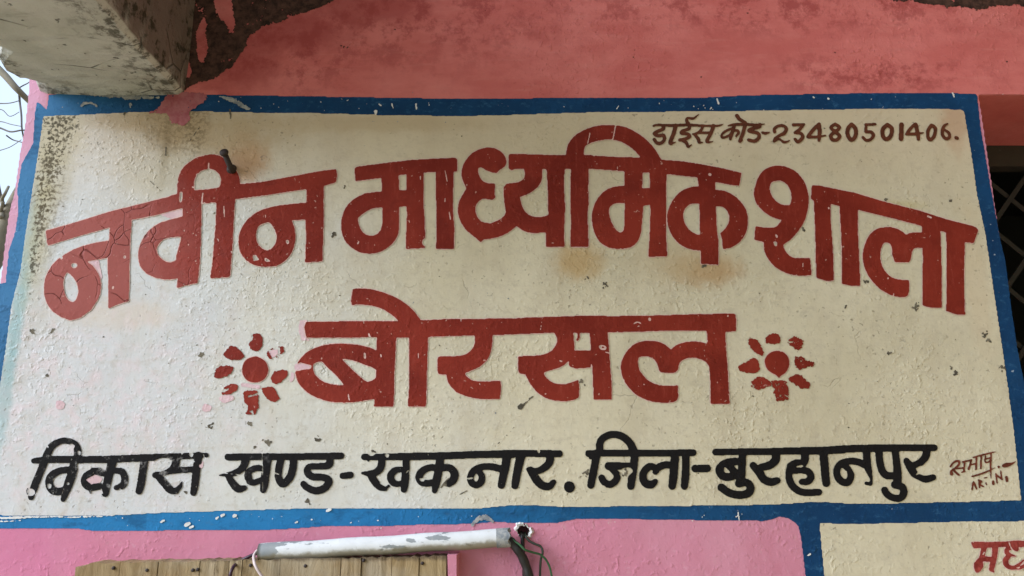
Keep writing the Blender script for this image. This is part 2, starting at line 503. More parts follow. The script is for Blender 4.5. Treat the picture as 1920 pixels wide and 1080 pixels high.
def mat_wall():
    t = NT("pink_distemper")
    X, Y, Z = t.xyz()
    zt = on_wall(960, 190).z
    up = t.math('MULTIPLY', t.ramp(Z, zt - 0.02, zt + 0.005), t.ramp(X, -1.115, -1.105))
    lowc = t.mix(t.ramp(t.noise(3, 5, 0.6), 0.35, 0.7), (0.58, 0.205, 0.285), (0.61, 0.26, 0.335))
    lowc = t.mix(t.ramp(t.noise(60, 3, 0.6), 0.6, 0.75, 0, 0.4), lowc, (0.66, 0.38, 0.45))
    lowc = t.mix(t.ramp(t.noise(9, 7, 0.75, vec=t.vmap((1.4, 1, 0.6), (1, 0, 6))), 0.50, 0.66, 0, 0.38), lowc, (0.50, 0.17, 0.22))
    lowc = t.mix(t.ramp(t.noise(30, 7, 0.75, vec=t.vmap((1, 1, 1), (6, 0, 4))), 0.56, 0.68, 0, 0.4), lowc, (0.60, 0.34, 0.36))
    lowc = t.mix(t.math('MULTIPLY', t.blob(40, 1040, 90, 80, 0.7, 0.5, 6), 0.5), lowc, (0.60, 0.16, 0.30))
    lowc = t.mix(t.ramp(t.noise(80, 2, 0.5), 0.73, 0.77, 0, 0.6), lowc, (0.30, 0.10, 0.14))
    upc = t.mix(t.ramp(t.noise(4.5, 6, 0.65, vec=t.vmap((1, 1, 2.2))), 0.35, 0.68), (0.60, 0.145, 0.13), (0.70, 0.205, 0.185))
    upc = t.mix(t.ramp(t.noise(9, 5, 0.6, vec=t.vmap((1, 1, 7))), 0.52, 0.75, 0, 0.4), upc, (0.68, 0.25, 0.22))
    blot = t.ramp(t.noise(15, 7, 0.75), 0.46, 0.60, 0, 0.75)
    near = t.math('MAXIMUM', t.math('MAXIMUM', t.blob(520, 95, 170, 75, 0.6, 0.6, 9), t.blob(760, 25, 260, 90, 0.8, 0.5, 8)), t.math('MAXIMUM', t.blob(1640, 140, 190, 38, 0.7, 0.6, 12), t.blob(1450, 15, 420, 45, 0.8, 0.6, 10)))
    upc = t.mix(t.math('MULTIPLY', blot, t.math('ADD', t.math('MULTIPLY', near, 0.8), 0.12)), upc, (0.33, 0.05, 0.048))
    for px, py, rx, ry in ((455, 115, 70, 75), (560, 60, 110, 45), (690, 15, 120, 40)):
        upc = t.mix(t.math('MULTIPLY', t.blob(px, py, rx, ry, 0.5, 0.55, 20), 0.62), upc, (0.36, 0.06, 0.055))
    lowc = t.mix(t.math('MULTIPLY', t.blob(40, 330, 45, 300, 0.8, 0.4, 8), 0.7), lowc, (0.66, 0.38, 0.50))  # lavender tint on the left strip: skylight painted into the pink
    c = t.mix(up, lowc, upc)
    return t.out(c, 0.85, t.plaster(1.1), 0.2)

def mat_concrete():
    t = NT("stained_concrete")
    X, Y, Z = t.xyz()
    c = t.mix(t.ramp(t.noise(4, 6, 0.65), 0.3, 0.7), (0.42, 0.41, 0.36), (0.58, 0.57, 0.52))
    c = t.mix(t.ramp(t.noise(9, 5, 0.65, vec=t.vmap((1, 3.5, 1))), 0.52, 0.72, 0, 0.5), c, (0.22, 0.20, 0.155))
    # moss and soot towards the two lower edges and at the wall
    n = t.math('MULTIPLY', t.math('SUBTRACT', t.noise(7, 5, 0.7), 0.5), 0.25)
    re = t.ramp(t.math('ADD', X, n), -0.93, -0.80)
    le = t.ramp(t.math('ADD', X, n), -1.075, -1.135)
    we = t.ramp(t.math('ADD', Y, t.math('MULTIPLY', n, 0.5)), -0.05, -0.005)
    m = t.math('MAXIMUM', t.math('MAXIMUM', re, le), t.math('MULTIPLY', we, 0.8))
    sp_ = t.ramp(t.noise(30, 6, 0.75), 0.46, 0.60)
    c = t.mix(t.math('MULTIPLY', m, t.math('MULTIPLY', sp_, 0.85)), c, (0.06, 0.052, 0.038))
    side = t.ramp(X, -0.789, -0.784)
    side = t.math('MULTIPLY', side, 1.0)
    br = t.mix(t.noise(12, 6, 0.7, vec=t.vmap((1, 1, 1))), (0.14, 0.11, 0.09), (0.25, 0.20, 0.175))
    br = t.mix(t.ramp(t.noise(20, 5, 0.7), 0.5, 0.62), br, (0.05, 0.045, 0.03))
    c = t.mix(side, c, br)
    pit = t.ramp(t.noise(42, 3, 0.6), 0.68, 0.73)
    c = t.mix(t.math('MULTIPLY', pit, 0.8), c, (0.04, 0.036, 0.028))
    cr = t.math('MULTIPLY', t.ramp(t.voro(5.5, 'DISTANCE_TO_EDGE', t.vmap((1, 1.6, 1))), 0, 0.02, 1, 0), t.ramp(t.noise(6, 3), 0.5, 0.6))
    c = t.mix(t.math('MULTIPLY', cr, 0.8), c, (0.05, 0.045, 0.035))
    h = t.math('ADD', t.math('MULTIPLY', t.noise(9, 5, 0.65), 1.5), t.math('MULTIPLY', t.noise(45, 5, 0.7), 0.6))
    nrm = t.bump(h, 0.7, 0.008)
    nrm = t.bump(t.math('SUBTRACT', 1.0, t.math('MAXIMUM', pit, cr)), 0.6, 0.006, nrm)
    return t.out(c, 0.92, nrm, 0.15)

def mat_wood():
    t = NT("weathered_planks")
    X, Y, Z = t.xyz()
    g = t.noise(13, 7, 0.68, vec=t.vmap((2.2, 1, 0.45)), dist=0.8)
    c = t.mix(t.ramp(g, 0.3, 0.7), (0.22, 0.145, 0.065), (0.38, 0.275, 0.145))
    oi = t.n("ShaderNodeObjectInfo").outputs["Random"]
    c = t.mix(t.ramp(oi, 0, 1, 0.0, 0.55), c, t.mix(g, (0.24, 0.155, 0.075), (0.36, 0.26, 0.15)))
    c = t.mix(t.ramp(t.noise(5, 5, 0.6, vec=t.vmap((1.5, 1, 1.5))), 0.42, 0.66, 0, 0.55), c, (0.40, 0.345, 0.26))
    c = t.mix(t.ramp(t.noise(34, 6, 0.75, vec=t.vmap((2.0, 1, 0.4))), 0.60, 0.68, 0, 0.75), c, (0.09, 0.058, 0.028))
    zt = on_wall(495, 1050, -0.05).z
    top = t.ramp(t.math('ADD', Z, t.math('MULTIPLY', t.noise(50, 5, 0.7), 0.022)), zt + 0.006, zt + 0.016)
    c = t.mix(t.math('MULTIPLY', top, 0.8), c, (0.10, 0.07, 0.045))
    return t.out(c, 0.9, t.bump(g, 0.8, 0.006), 0.1)

def mat_pipe():
    t = NT("peeling_white_tube_paint")
    n = t.noise(30, 6, 0.6, vec=t.vmap((0.45, 1, 1.6), (0.37, 0, 0)))
    X, Y, Z = t.xyz()
    a = on_wall(485, 1035); b = on_wall(620, 1022)
    le = t.ramp(X, a.x, b.x, 0.17, -0.015)
    m = t.ramp(t.math('ADD', n, le), 0.585, 0.60)
    c = t.mix(m, t.mix(t.noise(50, 4), (0.60, 0.60, 0.585), (0.74, 0.74, 0.735)), t.mix(t.noise(60, 4), (0.20, 0.215, 0.215), (0.33, 0.34, 0.34)))
    # underside shade painted in together with grime
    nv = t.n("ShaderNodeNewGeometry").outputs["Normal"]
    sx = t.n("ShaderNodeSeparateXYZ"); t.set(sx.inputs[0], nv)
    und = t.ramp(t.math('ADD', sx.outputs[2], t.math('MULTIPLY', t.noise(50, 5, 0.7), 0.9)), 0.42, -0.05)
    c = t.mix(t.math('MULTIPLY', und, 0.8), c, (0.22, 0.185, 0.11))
    c = t.mix(t.ramp(t.noise(70, 5, 0.75), 0.55, 0.72, 0, 0.5), c, (0.40, 0.37, 0.30))
    return t.out(c, 0.45, t.bump(t.math('SUBTRACT', 1.0, m), 0.4, 0.0012), 0.4)

M = {}
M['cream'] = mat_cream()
M['cream2'] = mat_cream(True)
M['red'] = mat_red()
M['black'] = mat_black()
M['blue'] = mat_blue()
M['wall'] = mat_wall()
M['conc'] = mat_concrete()
M['wood'] = mat_wood()
M['pipe'] = mat_pipe()
def mat_paint(name, c1, c2, rough=0.6):
    t = NT(name)
    c = t.mix(t.ramp(t.noise(45, 5, 0.7), 0.35, 0.65), c1, c2)
    return t.out(c, rough, t.plaster(0.9), 0.25)
M['brown'] = mat_paint("brown_sign_enamel", (0.085, 0.022, 0.010), (0.135, 0.036, 0.016))
M['damp'] = mat_paint('black_damp', (0.028, 0.014, 0.010), (0.10, 0.048, 0.034), 0.95)
M['sig'] = mat_paint("rust_brown_enamel", (0.10, 0.020, 0.010), (0.17, 0.038, 0.02))
M['red2'] = mat_paint("crimson_enamel", (0.19, 0.016, 0.014), (0.32, 0.05, 0.04))
M['rim'] = mat_paint("pink_primer", (0.70, 0.45, 0.40), (0.62, 0.40, 0.34), 0.8)
M['palepink'] = mat_paint("pale_pink_old_paint", (0.66, 0.47, 0.47), (0.60, 0.40, 0.42), 0.85)
M['smear'] = mat_paint("pink_smear", (0.33, 0.085, 0.10), (0.40, 0.14, 0.15), 0.85)
M['scrape'] = mat_paint("bare_plaster", (0.40, 0.39, 0.36), (0.17, 0.19, 0.21), 0.9)
M['dirt'] = mat_paint("dark_dirt", (0.06, 0.05, 0.036), (0.20, 0.17, 0.12), 0.9)
M['chalk'] = mat_paint("white_chip", (0.74, 0.73, 0.70), (0.62, 0.58, 0.54), 0.9)
M['iron'] = simple("rusty_iron", (0.055, 0.038, 0.034), 0.65, 0.5, 90, 0.35, 0.2, 0.4)
M['cable'] = simple("black_cable_sheath", (0.022, 0.019, 0.017), 0.42, 0.4, 60, 0.4)
M['green'] = simple("green_wire_sheath", (0.045, 0.14, 0.055), 0.45, 0.6, 80, 0.4)
M['olive'] = simple("dark_green_wire_sheath", (0.04, 0.05, 0.032), 0.5, 0.4, 80, 0.4)
M['white'] = simple("dusty_white_wire_sheath", (0.62, 0.50, 0.47), 0.5, 0.2, 60, 0.3)
M['maroon'] = simple("dark_purple_wire_sheath", (0.045, 0.014, 0.03), 0.45, 0.3, 60, 0.4)
M['frame'] = simple("dull_window_frame", (0.055, 0.050, 0.038), 0.6, 0.4, 25, 0.3, 0, 0.3)
M['grille'] = simple("dusty_grille_steel", (0.038, 0.039, 0.035), 0.6, 0.4, 40, 0.3, 0.1)
M['room'] = simple("dim_room_plaster", (0.10, 0.095, 0.085), 0.9, 0.3, 6)
M['slab'] = simple("roof_slab_concrete", (0.20, 0.17, 0.14), 0.9, 0.4, 6, 0.15, 0, 0.4)
M['ground'] = simple("dusty_ground", (0.47, 0.42, 0.27), 0.95, 0.3, 2.5, 0.1, 0, 0.4)
M['ochre'] = simple('warm_bounce_ochre', (0.47, 0.37, 0.19), 0.9, 0.2, 3)
M['bark'] = simple("grey_bark", (0.29, 0.25, 0.18), 0.9, 0.5, 14, 0.15, 0, 0.5)
M['twig'] = simple("twig_bark", (0.17, 0.15, 0.14), 0.9, 0.3, 20, 0.15)

# ------------------------------------------------------------------ setting: ground
gm = mesh_from([(-400, -400, 0), (400, -400, 0), (400, 400, 0), (-400, 400, 0)], [(0, 1, 2, 3)], "ground")
tag(link("ground", gm, M['ground']), kind="structure")

# ------------------------------------------------------------------ the school building
HS = on_wall(1832, 178).z - ZC      # beam underside / window head above the eye
ZH = ZC + HS
ZS = ZC + 1.85                      # slab underside
XR = 1.1165                          # right jamb
building = tag(empty("school_building", (0, 0, 0)),
               "pink washed school building behind the painted sign, with a concrete beam and a dark window", "building")

EXT = 200
def to_px(p):
    v = p - Vector((0, -DW, ZC))
    yy = -v.y * sp + v.z * cp
    dd = v.y * cp + v.z * sp
    return (960 + F * v.x / dd, 540 - F * yy / dd)
wp = Paint((-60, -470, 2760, 1400), 2.0)
left_edge = [(64, -470), (62, -60), (57, 60), (54, 177), (47, 239), (37, 293), (31, 336), (27, 364), (19, 392), (15, 415), (8, 472), (4, 508), (-4, 560), (-20, 680), (-40, 820)]
wp.poly(left_edge + [(-60, 960), (-60, 1400), (2760, 1400), (2760, -470)])
ZSILL = ZC - 0.06
wp.poly([to_px(Vector((XR, 0, ZH))), to_px(Vector((2.2, 0, ZH))), to_px(Vector((2.2, 0, ZSILL))), to_px(Vector((XR, 0, ZSILL)))], 0.0)
# real hole for the cables
HOLE = (981, 997)
wp.poly(catmull([(969, 992), (974, 985), (983, 983), (990, 988), (993, 997), (990, 1005), (981, 1008), (973, 1004)], True), 0.0)
f = wp.field(sig=1.6, rough=0.10, cell=6)
P, Fc = contour(f, wp.x0, wp.y0, wp.s)
V = wall_np(P, 0.0)
keep = []
for t_ in Fc:
    keep.append(t_)
V[:, 2] = np.minimum(V[:, 2], ZS - 0.001)
V[:, 0] = np.minimum(V[:, 0], 2.199)
# the right jamb stops at the window; above the head and below the sill the wall goes on
def boxv(x0, x1, y0, y1, z0, z1):
    v = [(x0, y0, z0), (x1, y0, z0), (x1, y1, z0), (x0, y1, z0), (x0, y0, z1), (x1, y0, z1), (x1, y1, z1), (x0, y1, z1)]
    q = [(0, 3, 2, 1), (4, 5, 6, 7), (0, 1, 5, 4), (1, 2, 6, 5), (2, 3, 7, 6), (3, 0, 4, 7)]
    return v, q
class MB:
    def __init__(self): self.v = []; self.f = []
    def add(self, v, q):
        n = len(self.v); self.v += [tuple(p) for p in v]; self.f += [tuple(i + n for i in t) for t in q]
    def box(self, *a): self.add(*boxv(*a))
    def obj(self, name, mat, parent=None, smooth=False):
        return link(name, mesh_from(self.v, self.f, name, None, smooth), mat, parent)

wb = MB()
TH = 0.31
ZSILL = ZC - 0.06
wb.add(V, Fc)
zlow = on_wall(960, 1398).z
# body behind the face (kept 3 cm back so that the cable hole is open), edges closed
wb.add([(-1.14, 0.06, 0), (XR - 0.004, 0.06, 0), (XR - 0.004, TH, 0), (-1.14, TH, 0), (-1.10, 0.06, ZS), (XR - 0.004, 0.06, ZS), (XR - 0.004, TH, ZS), (-1.10, TH, ZS)],
       boxv(0, 1, 0, 1, 0, 1)[1])
wb.add([(XR, 0.0015, 0), (XR, TH, 0), (XR, TH, ZH), (XR, 0.0015, ZH)], [(0, 1, 2, 3)])
wb.box(-1.6, XR, 0.0, 0.05, 0.0, zlow - 0.001)
# left return of the wall
le = [on_wall(px + 1, py) for px, py in left_edge] + [Vector((-1.22, 0, zlow))]
wb.add([p for p in le] + [p + Vector((0.0, TH, 0)) for p in le], [(i, i + 1, len(le) + i + 1, len(le) + i) for i in range(len(le) - 1)])
# over and under the window
wb.box(XR, 2.2, 0.002, TH, ZH, ZS)
wb.box(XR, 2.2, 0.002, TH, 0.0, ZSILL)
wb.box(2.2, 2.95, 0.0, TH, 0.0, ZS)
wall = wb.obj("wall", M['wall'], building)

# black damp under the roof, in the corner by the beam and at the right end
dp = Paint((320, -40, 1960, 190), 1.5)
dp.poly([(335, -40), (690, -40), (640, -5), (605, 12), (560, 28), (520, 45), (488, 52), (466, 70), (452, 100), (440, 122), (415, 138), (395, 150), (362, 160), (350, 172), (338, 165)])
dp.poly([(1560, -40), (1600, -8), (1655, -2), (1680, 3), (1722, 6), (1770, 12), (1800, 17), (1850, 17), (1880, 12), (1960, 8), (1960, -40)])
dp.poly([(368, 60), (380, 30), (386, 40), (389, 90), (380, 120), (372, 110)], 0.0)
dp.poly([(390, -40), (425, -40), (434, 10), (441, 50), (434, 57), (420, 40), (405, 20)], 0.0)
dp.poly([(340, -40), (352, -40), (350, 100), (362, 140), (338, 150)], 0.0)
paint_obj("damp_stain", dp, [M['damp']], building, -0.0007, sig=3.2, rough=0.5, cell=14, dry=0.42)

# broken plaster round the cable hole
hb = MB()
ring_n = 36
cx, cy = HOLE
for k in range(ring_n):
    a0 = 2 * math.pi * k / ring_n; a1 = 2 * math.pi * (k + 1) / ring_n
    def rr(a):
        u = math.sin(3 * a + 0.6) * 1.5 + math.sin(7 * a) * 1.0 + 1.6 * math.sin(11 * a + 2) + 1.2 * math.sin(17 * a)
        side = 6.0 * max(0, math.cos(a - 2.1)) ** 2 + 5.5 * max(0, math.cos(a + 0.3)) ** 3 - 3.0 * max(0, math.cos(a + 2.0))
        return 11.5 + 0.4 * u, 14 + u + side
    pts = []
    for a in (a0, a1):
        ri, ro = rr(a)
        ca, sa = math.cos(a), -math.sin(a)
        pin = on_wall(cx + ca * (ri - 0.5), cy + sa * (ri - 0.5) * 1.05); pin.y = 0.055
        pm_ = on_wall(cx + ca * ri, cy + sa * ri * 1.05); pm_.y = -0.0015 - 0.0018 * (0.5 + 0.5 * math.sin(5 * a))
        pr = on_wall(cx + ca * (ri + (ro - ri) * 0.55), cy + sa * (ri + (ro - ri) * 0.55)); pr.y = -0.0045 - 0.002 * math.sin(4 * a + 1)
        po = on_wall(cx + ca * ro, cy + sa * ro); po.y = 0.0005
        pts.append((pin, pm_, pr, po))
    for q in range(3):
        A, B = pts[0], pts[1]
        hb.add([A[q], A[q + 1], B[q + 1], B[q]], [(0, 1, 2, 3)])
hb.obj("cable_hole", M['chalk'], building)

# end beam of the verandah, bottom left edge broken away
ZBT = ZH + 0.72  # unseen upstand over the beam, added to block sun towards the right
bb = MB()
ys = [0.0 - 0.022 * k for k in range(64)]
prof = []
for k, y in enumerate(ys):
    j = lambda s: (random.random() - 0.5) * s
    xl = -1.140 + 0.012 * math.sin(k * 0.55 + 2) * min(1, k) + j(0.014) + 0.002 * k
    e = 0.020 + 0.012 * math.sin(k * 0.7 + 1) + j(0.014)
    xr = -0.786 + j(0.003)
    zb = ZH + 0.004 * math.sin(k * 0.5) + j(0.003)
    prof.append([(xl - 0.01, y, ZBT), (xl, y, zb + e * 1.3), (xl + e * 0.45, y, zb + e * 0.45 + j(0.008)), (xl + e * 1.2, y, zb + 0.004), (-1.0, y, zb + j(0.003)),
                 (-0.92, y, zb + j(0.003)), (-0.85, y, zb + j(0.002)), (xr - 0.012, y, zb + 0.001), (xr, y, zb + 0.010), (xr + 0.004, y, zb + 0.09), (xr + 0.004, y, ZH + 0.34), (xr - 0.06, y, ZH + 0.34), (xr - 0.06, y, ZBT), (xl - 0.01, y, ZBT)])
nv = len(prof[0])
bv = [p for r in prof for p in r]
bf = []
for k in range(len(prof) - 1):
    for i in range(nv - 1):
        a = k * nv + i
        bf.append((a, a + 1, a + nv + 1, a + nv))
bb.add(bv, bf)
beam = bb.obj("concrete_beam", M['conc'], building)

sb = MB()  # unseen roof slab, outline deepened at the right to dim that side
outl = [(-1.20, TH), (-1.20, -0.55), (0.2, -0.6), (0.75, -2.9), (2.95, -2.9), (2.95, TH)]
sb.add([(x, y, ZS) for x, y in outl] + [(x, y, ZS + 0.14) for x, y in outl], [tuple(reversed(range(6))), tuple(range(6, 12))] + [(i, (i + 1) % 6, 6 + (i + 1) % 6, 6 + i) for i in range(6)])
sb.obj("shading_roof_slab", M['slab'], building)
fb = MB()  # unseen wall added to block sky at the right and bounce warm light
fb.box(2.7, 2.95, -4.6, -0.001, 0.0, ZS - 0.003)
fb.obj("added_bounce_wall", M['ochre'], building)
rb = MB()      # the dark room behind the window
rb.add([(0.6, TH + 0.01, 0.01), (4.6, TH + 0.01, 0.01), (4.6, 4.5, 0.01), (0.6, 4.5, 0.01), (0.6, TH + 0.01, ZS + 0.2), (4.6, TH + 0.01, ZS + 0.2), (4.6, 4.5, ZS + 0.2), (0.6, 4.5, ZS + 0.2)],
       [(0, 1, 2, 3), (4, 7, 6, 5), (1, 5, 6, 2), (2, 6, 7, 3), (3, 7, 4, 0)])
rb.add([(0.6, TH + 0.01, 0.01), (XR - 0.05, TH + 0.01, 0.01), (XR - 0.05, TH + 0.01, ZS), (0.6, TH + 0.01, ZS)], [(0, 1, 2, 3)])
rb.obj("room", M['room'], building)

ob = MB()      # unseen block added behind the viewer: cuts front sky, bounces warm light
ob.box(-0.6, 14.0, -12.0, -6.2, 0.0, 7.5)
tag(ob.obj("added_bounce_block", M['ochre']), "added ochre block behind the viewer, cutting sky and bouncing warm light", "building")

# window: frame and lattice grille
win = MB()
zf = ZH
win.box(XR - 0.03, 2.22, TH - 0.012, TH + 0.03, zf - 0.062, zf - 0.001)
win.box(XR - 0.03, 2.22, TH - 0.012, TH + 0.03, ZSILL + 0.001, ZSILL + 0.05)
win.box(2.14, 2.2, TH - 0.012, TH + 0.03, ZSILL + 0.051, zf - 0.063)
winf = win.obj("window", M['frame'], building)
gb = MB()
def bar(mb, a, b, w, t):
    a = Vector(a); b = Vector(b)
    d = (b - a).normalized(); n = Vector((0, 1, 0)); s = d.cross(n) * (w / 2); n = n * (t / 2)
    v = [a - s - n, a + s - n, a + s + n, a - s + n, b - s - n, b + s - n, b + s + n, b - s + n]
    mb.add(v, boxv(0, 1, 0, 1, 0, 1)[1])
gy = TH + 0.008
zr0, zr1 = ZSILL + 0.05, zf - 0.062
def lattice(x_at_ref, zref, slope, y):
    pts = []
    for z in (zr0, zr1):
        x = x_at_ref + (z - zref) / slope
        pts.append((x, y, z))
    a, b = pts
    lo, hi = XR - 0.03, 2.14
    def clipx(p, q):
        if p[0] < lo: u = (lo - p[0]) / (q[0] - p[0]); return tuple(p[i] + (q[i] - p[i]) * u for i in range(3))
        if p[0] > hi: u = (hi - p[0]) / (q[0] - p[0]); return tuple(p[i] + (q[i] - p[i]) * u for i in range(3))
        return p
    if (a[0] < lo and b[0] < lo) or (a[0] > hi and b[0] > hi): return
    bar(gb, clipx(a, b), clipx(b, a), 0.0125, 0.004)
p1 = on_wall(1895, 372, gy)
per = 0.155
for k in range(-12, 14):
    lattice(p1.x + k * per, p1.z, 1.25, gy)
    lattice(p1.x + k * per + 0.003, p1.z, -0.95, gy + 0.006)
gb.obj("grille", M['grille'], winf)

# ------------------------------------------------------------------ the big painted sign
sign = tag(empty("painted_sign", on_wall(960, 960)),
           "large cream sign with blue border and arched red lettering on the pink wall", "sign")
Y_B, Y_C, Y_P, Y_L = -0.0008, -0.0016, -0.0023, -0.0030

OUT_TOP = [(66, 212), (70, 190), (88, 206), (92, 178), (120, 176), (200, 177), (300, 175), (390, 178), (520, 180), (640, 182), (760, 184), (880, 186), (1000, 184.5), (1110, 184), (1300, 184.5), (1400, 179), (1560, 176), (1660, 174.5), (1760, 175), (1830, 176)]
OUT_R = [(1832, 180), (1838, 238), (1847, 290), (1856, 345), (1867, 405), (1876, 455), (1885, 490), (1896, 580), (1909, 666), (1919, 713), (1934, 800), (1958, 960), (1962, 985)]
OUT_B = [(1962, 985), (1700, 990), (1536, 988), (1497, 988), (1492, 981), (1478, 972), (1461, 968.6), (1446, 974), (1429, 977), (1400, 975), (1381, 976), (1300, 975), (1169, 973), (1081, 973), (1044, 980), (966, 981), (931, 978), (887, 982), (778, 984), (700, 987), (602, 987), (550, 991), (510, 993), (328, 994), (250, 996), (175, 995.5), (146, 991), (0, 991), (-60, 992)]
OUT_L = [(-60, 990), (-60, 640), (-40, 600), (0, 532), (11, 530), (17, 471), (30, 430), (24, 464), (35, 398), (33, 355), (41, 309), (49, 293), (62, 270)]
IN = [(82, 219), (110, 217), (150, 216), (250, 211), (290, 210), (370, 209), (430, 211), (600, 213), (740, 217), (875, 218), (960, 216), (1100, 211.5), (1250, 210), (1400, 208.5), (1540, 206), (1720, 204), (1800, 206), (1807, 209),
      (1820, 286), (1832, 369), (1847, 440), (1859, 523), (1874, 623), (1887, 712), (1899, 800), (1914, 938),
      (1800, 941), (1700, 943), (1640, 945), (1580, 943.5), (1530, 940.5), (1450, 946), (1300, 948), (1169, 949), (1075, 951), (1012, 948), (950, 948), (900, 953), (778, 954), (700, 952.5), (547, 954), (419, 958), (310, 961), (219, 966), (109, 966.5), (0, 966), (-40, 967),
      (-40, 850), (-10, 800), (2, 715), (11, 656), (22, 575), (39, 508), (50, 430), (61, 360), (74, 278)]
bp = Paint((-70, 150, 1975, 1010), 1.5)
bp.poly(OUT_TOP + OUT_R + OUT_B[1:] + OUT_L)
inner = Paint((-70, 150, 1975, 1010), 1.5)
inner.poly(IN)
core = blur(inner.A, 2.2)
bp.A[core > 0.93] = 0.0
chips_blue = [(306, 977, 3.5), (352, 983, 5), (360, 988, 4), (408, 971, 3), (418, 966, 3.5), (441, 967, 4), (617, 956, 4.5), (556, 979, 2.5), (585, 974, 2), (658, 980, 2), (240, 985, 1.5), (1381, 968, 2), (715, 990, 1.5), (1516, 1040, 3)]
border = paint_obj("border", bp, [M['blue']], sign, Y_B, sig=1.3, rough=0.14, cell=4)
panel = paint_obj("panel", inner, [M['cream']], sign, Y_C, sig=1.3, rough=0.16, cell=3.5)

# patches of old paint, scrapes, dirt: thin marks lying on the border and the panel
def marks(name, mat, parent, y, shapes, box, step=1.0, **kw):
    p = Paint(box, step)
    p.add((0, 0, 1), shapes)
    return paint_obj(name, p, [mat], parent, y, **kw)

marks("paint_smear", M['smear'], sign, Y_P - 0.0003, [
    ('P', [(322, 166), (345, 172), (392, 178), (385, 190), (368, 202), (356, 212), (358, 228), (345, 236), (322, 232), (316, 214), (278, 213), (300, 200), (310, 184)]),
], (270, 160, 400, 245), 1.0, sig=2.2, rough=0.5, cell=3, dry=0.28)
marks("bare_patch", M['scrape'], sign, Y_P, [
    ('S', [(412, 182), (430, 186), (450, 196), (467, 205)], [3, 8, 10, 5]),
    ('S', [(160, 178), (220, 181), (262, 183), (300, 184)], [4, 7, 7, 3]), ('S', [(235, 186), (262, 185)], [5, 5]),
    ('S', [(148, 204), (160, 194), (176, 196), (186, 203)], [2, 6, 6, 2]), ('L', [(243, 196), (252, 197)], 3),
    ('S', [(886, 984), (895, 974), (910, 969), (924, 978)], [6, 8, 9, 6]),
], (50, 160, 980, 995), 0.8, sig=1.6, rough=0.5, cell=3, dry=0.40)
chalks = [('L', [(x - r * 0.6, y + r * 0.3), (x + r * 0.6, y - r * 0.3)], r * 1.3) for x, y, r in chips_blue]
chalks += [('L', [(735, 195), (737, 203)], 2.5), ('L', [(780, 196), (781, 206)], 3), ('L', [(804, 193), (805, 201)], 1.6), ('L', [(1344, 187), (1347, 195)], 3), ('C', [(701, 208), (708, 208), (707, 215), (703, 216)]),
           ('L', [(1160, 199), (1156, 205)], 2), ('L', [(1524, 183), (1526, 184)], 3.4), ('L', [(1552, 186), (1553, 187)], 3.4), ('L', [(712, 197), (715, 199)], 2.5), ('L', [(1785, 175), (1788, 183)], 2.5), ('L', [(1383, 957), (1385, 975)], 2.2),
           ('L', [(1668, 951), (1673, 957)], 1.2), ('L', [(1670, 960), (1672, 953)], 1.0), ('L', [(650, 190), (654, 188)], 1.5), ('L', [(1300, 200), (1301, 201)], 2), ('L', [(1331, 206), (1334, 202)], 2.4)]
for k in range(90):
    x = rng.uniform(400, 1820); chalks.append(('L', [(x, rng.uniform(184, 212)), (x + rng.uniform(-1, 1), rng.uniform(186, 212))] if False else [(x, (yy := rng.uniform(186, 208))), (x + 0.6, yy + 0.8)], rng.uniform(0.8, 1.7)))
for k in range(60):
    x = rng.uniform(150, 1500); yy = rng.uniform(966, 980); chalks.append(('L', [(x, yy), (x + rng.uniform(-2, 2), yy + rng.uniform(-1, 1))], rng.uniform(0.8, 2.0)))
for x0_, x1_, yy, w in ((-20, 60, 970, 4), (20, 120, 968, 3), (90, 190, 968, 2.2), (-20, 40, 976, 2), (150, 215, 967, 1.6)):
    chalks.append(('S', [(x0_, yy), ((x0_ + x1_) / 2, yy + 1.5), (x1_, yy - 0.5)], [1, w, 1]))
marks("chip", M['chalk'], sign, Y_P - 0.0002, chalks, (-30, 168, 1900, 1052), 0.8, sig=0.8, rough=0.5, cell=2, dry=0.2)

pinkchips = [('P', [(563, 602), (577, 600), (572, 620), (576, 634), (585, 640), (566, 638), (560, 620)]), ('P', [(553, 684), (570, 676), (586, 684), (584, 692), (570, 696), (552, 694)]),
             ('P', [(160, 899), (179, 888), (193, 897), (190, 904), (173, 910)]), ('P', [(503, 660), (521, 654), (522, 664), (511, 672)]),
             ('S', [(455, 722), (470, 724), (486, 726)], 7), ('C', [(412, 745), (430, 740), (440, 748), (420, 756)]), ('C', [(1062, 903), (1078, 896), (1070, 912)]) if False else ('C', [(376, 868), (382, 866), (380, 878), (374, 876)]),
             ('P', [(165, 492), (186, 486), (193, 520), (188, 532), (178, 505)]), ('C', [(300, 400), (340, 393), (342, 412), (320, 410)]), ('C', [(232, 408), (247, 410), (246, 445), (240, 450)]),
             ('C', [(546, 700), (552, 700), (551, 712), (545, 716)]), ('C', [(384, 758), (398, 762), (392, 772), (380, 770)]), ('C', [(455, 930), (485, 925), (470, 945), (455, 950)]) if False else ('C', [(108, 752), (122, 755), (118, 768), (106, 765)])]
marks("pale_pink_patch", M['palepink'], sign, Y_P, pinkchips, (90, 380, 600, 950), 1.0, sig=1.2, rough=0.35, cell=3, dry=0.1)

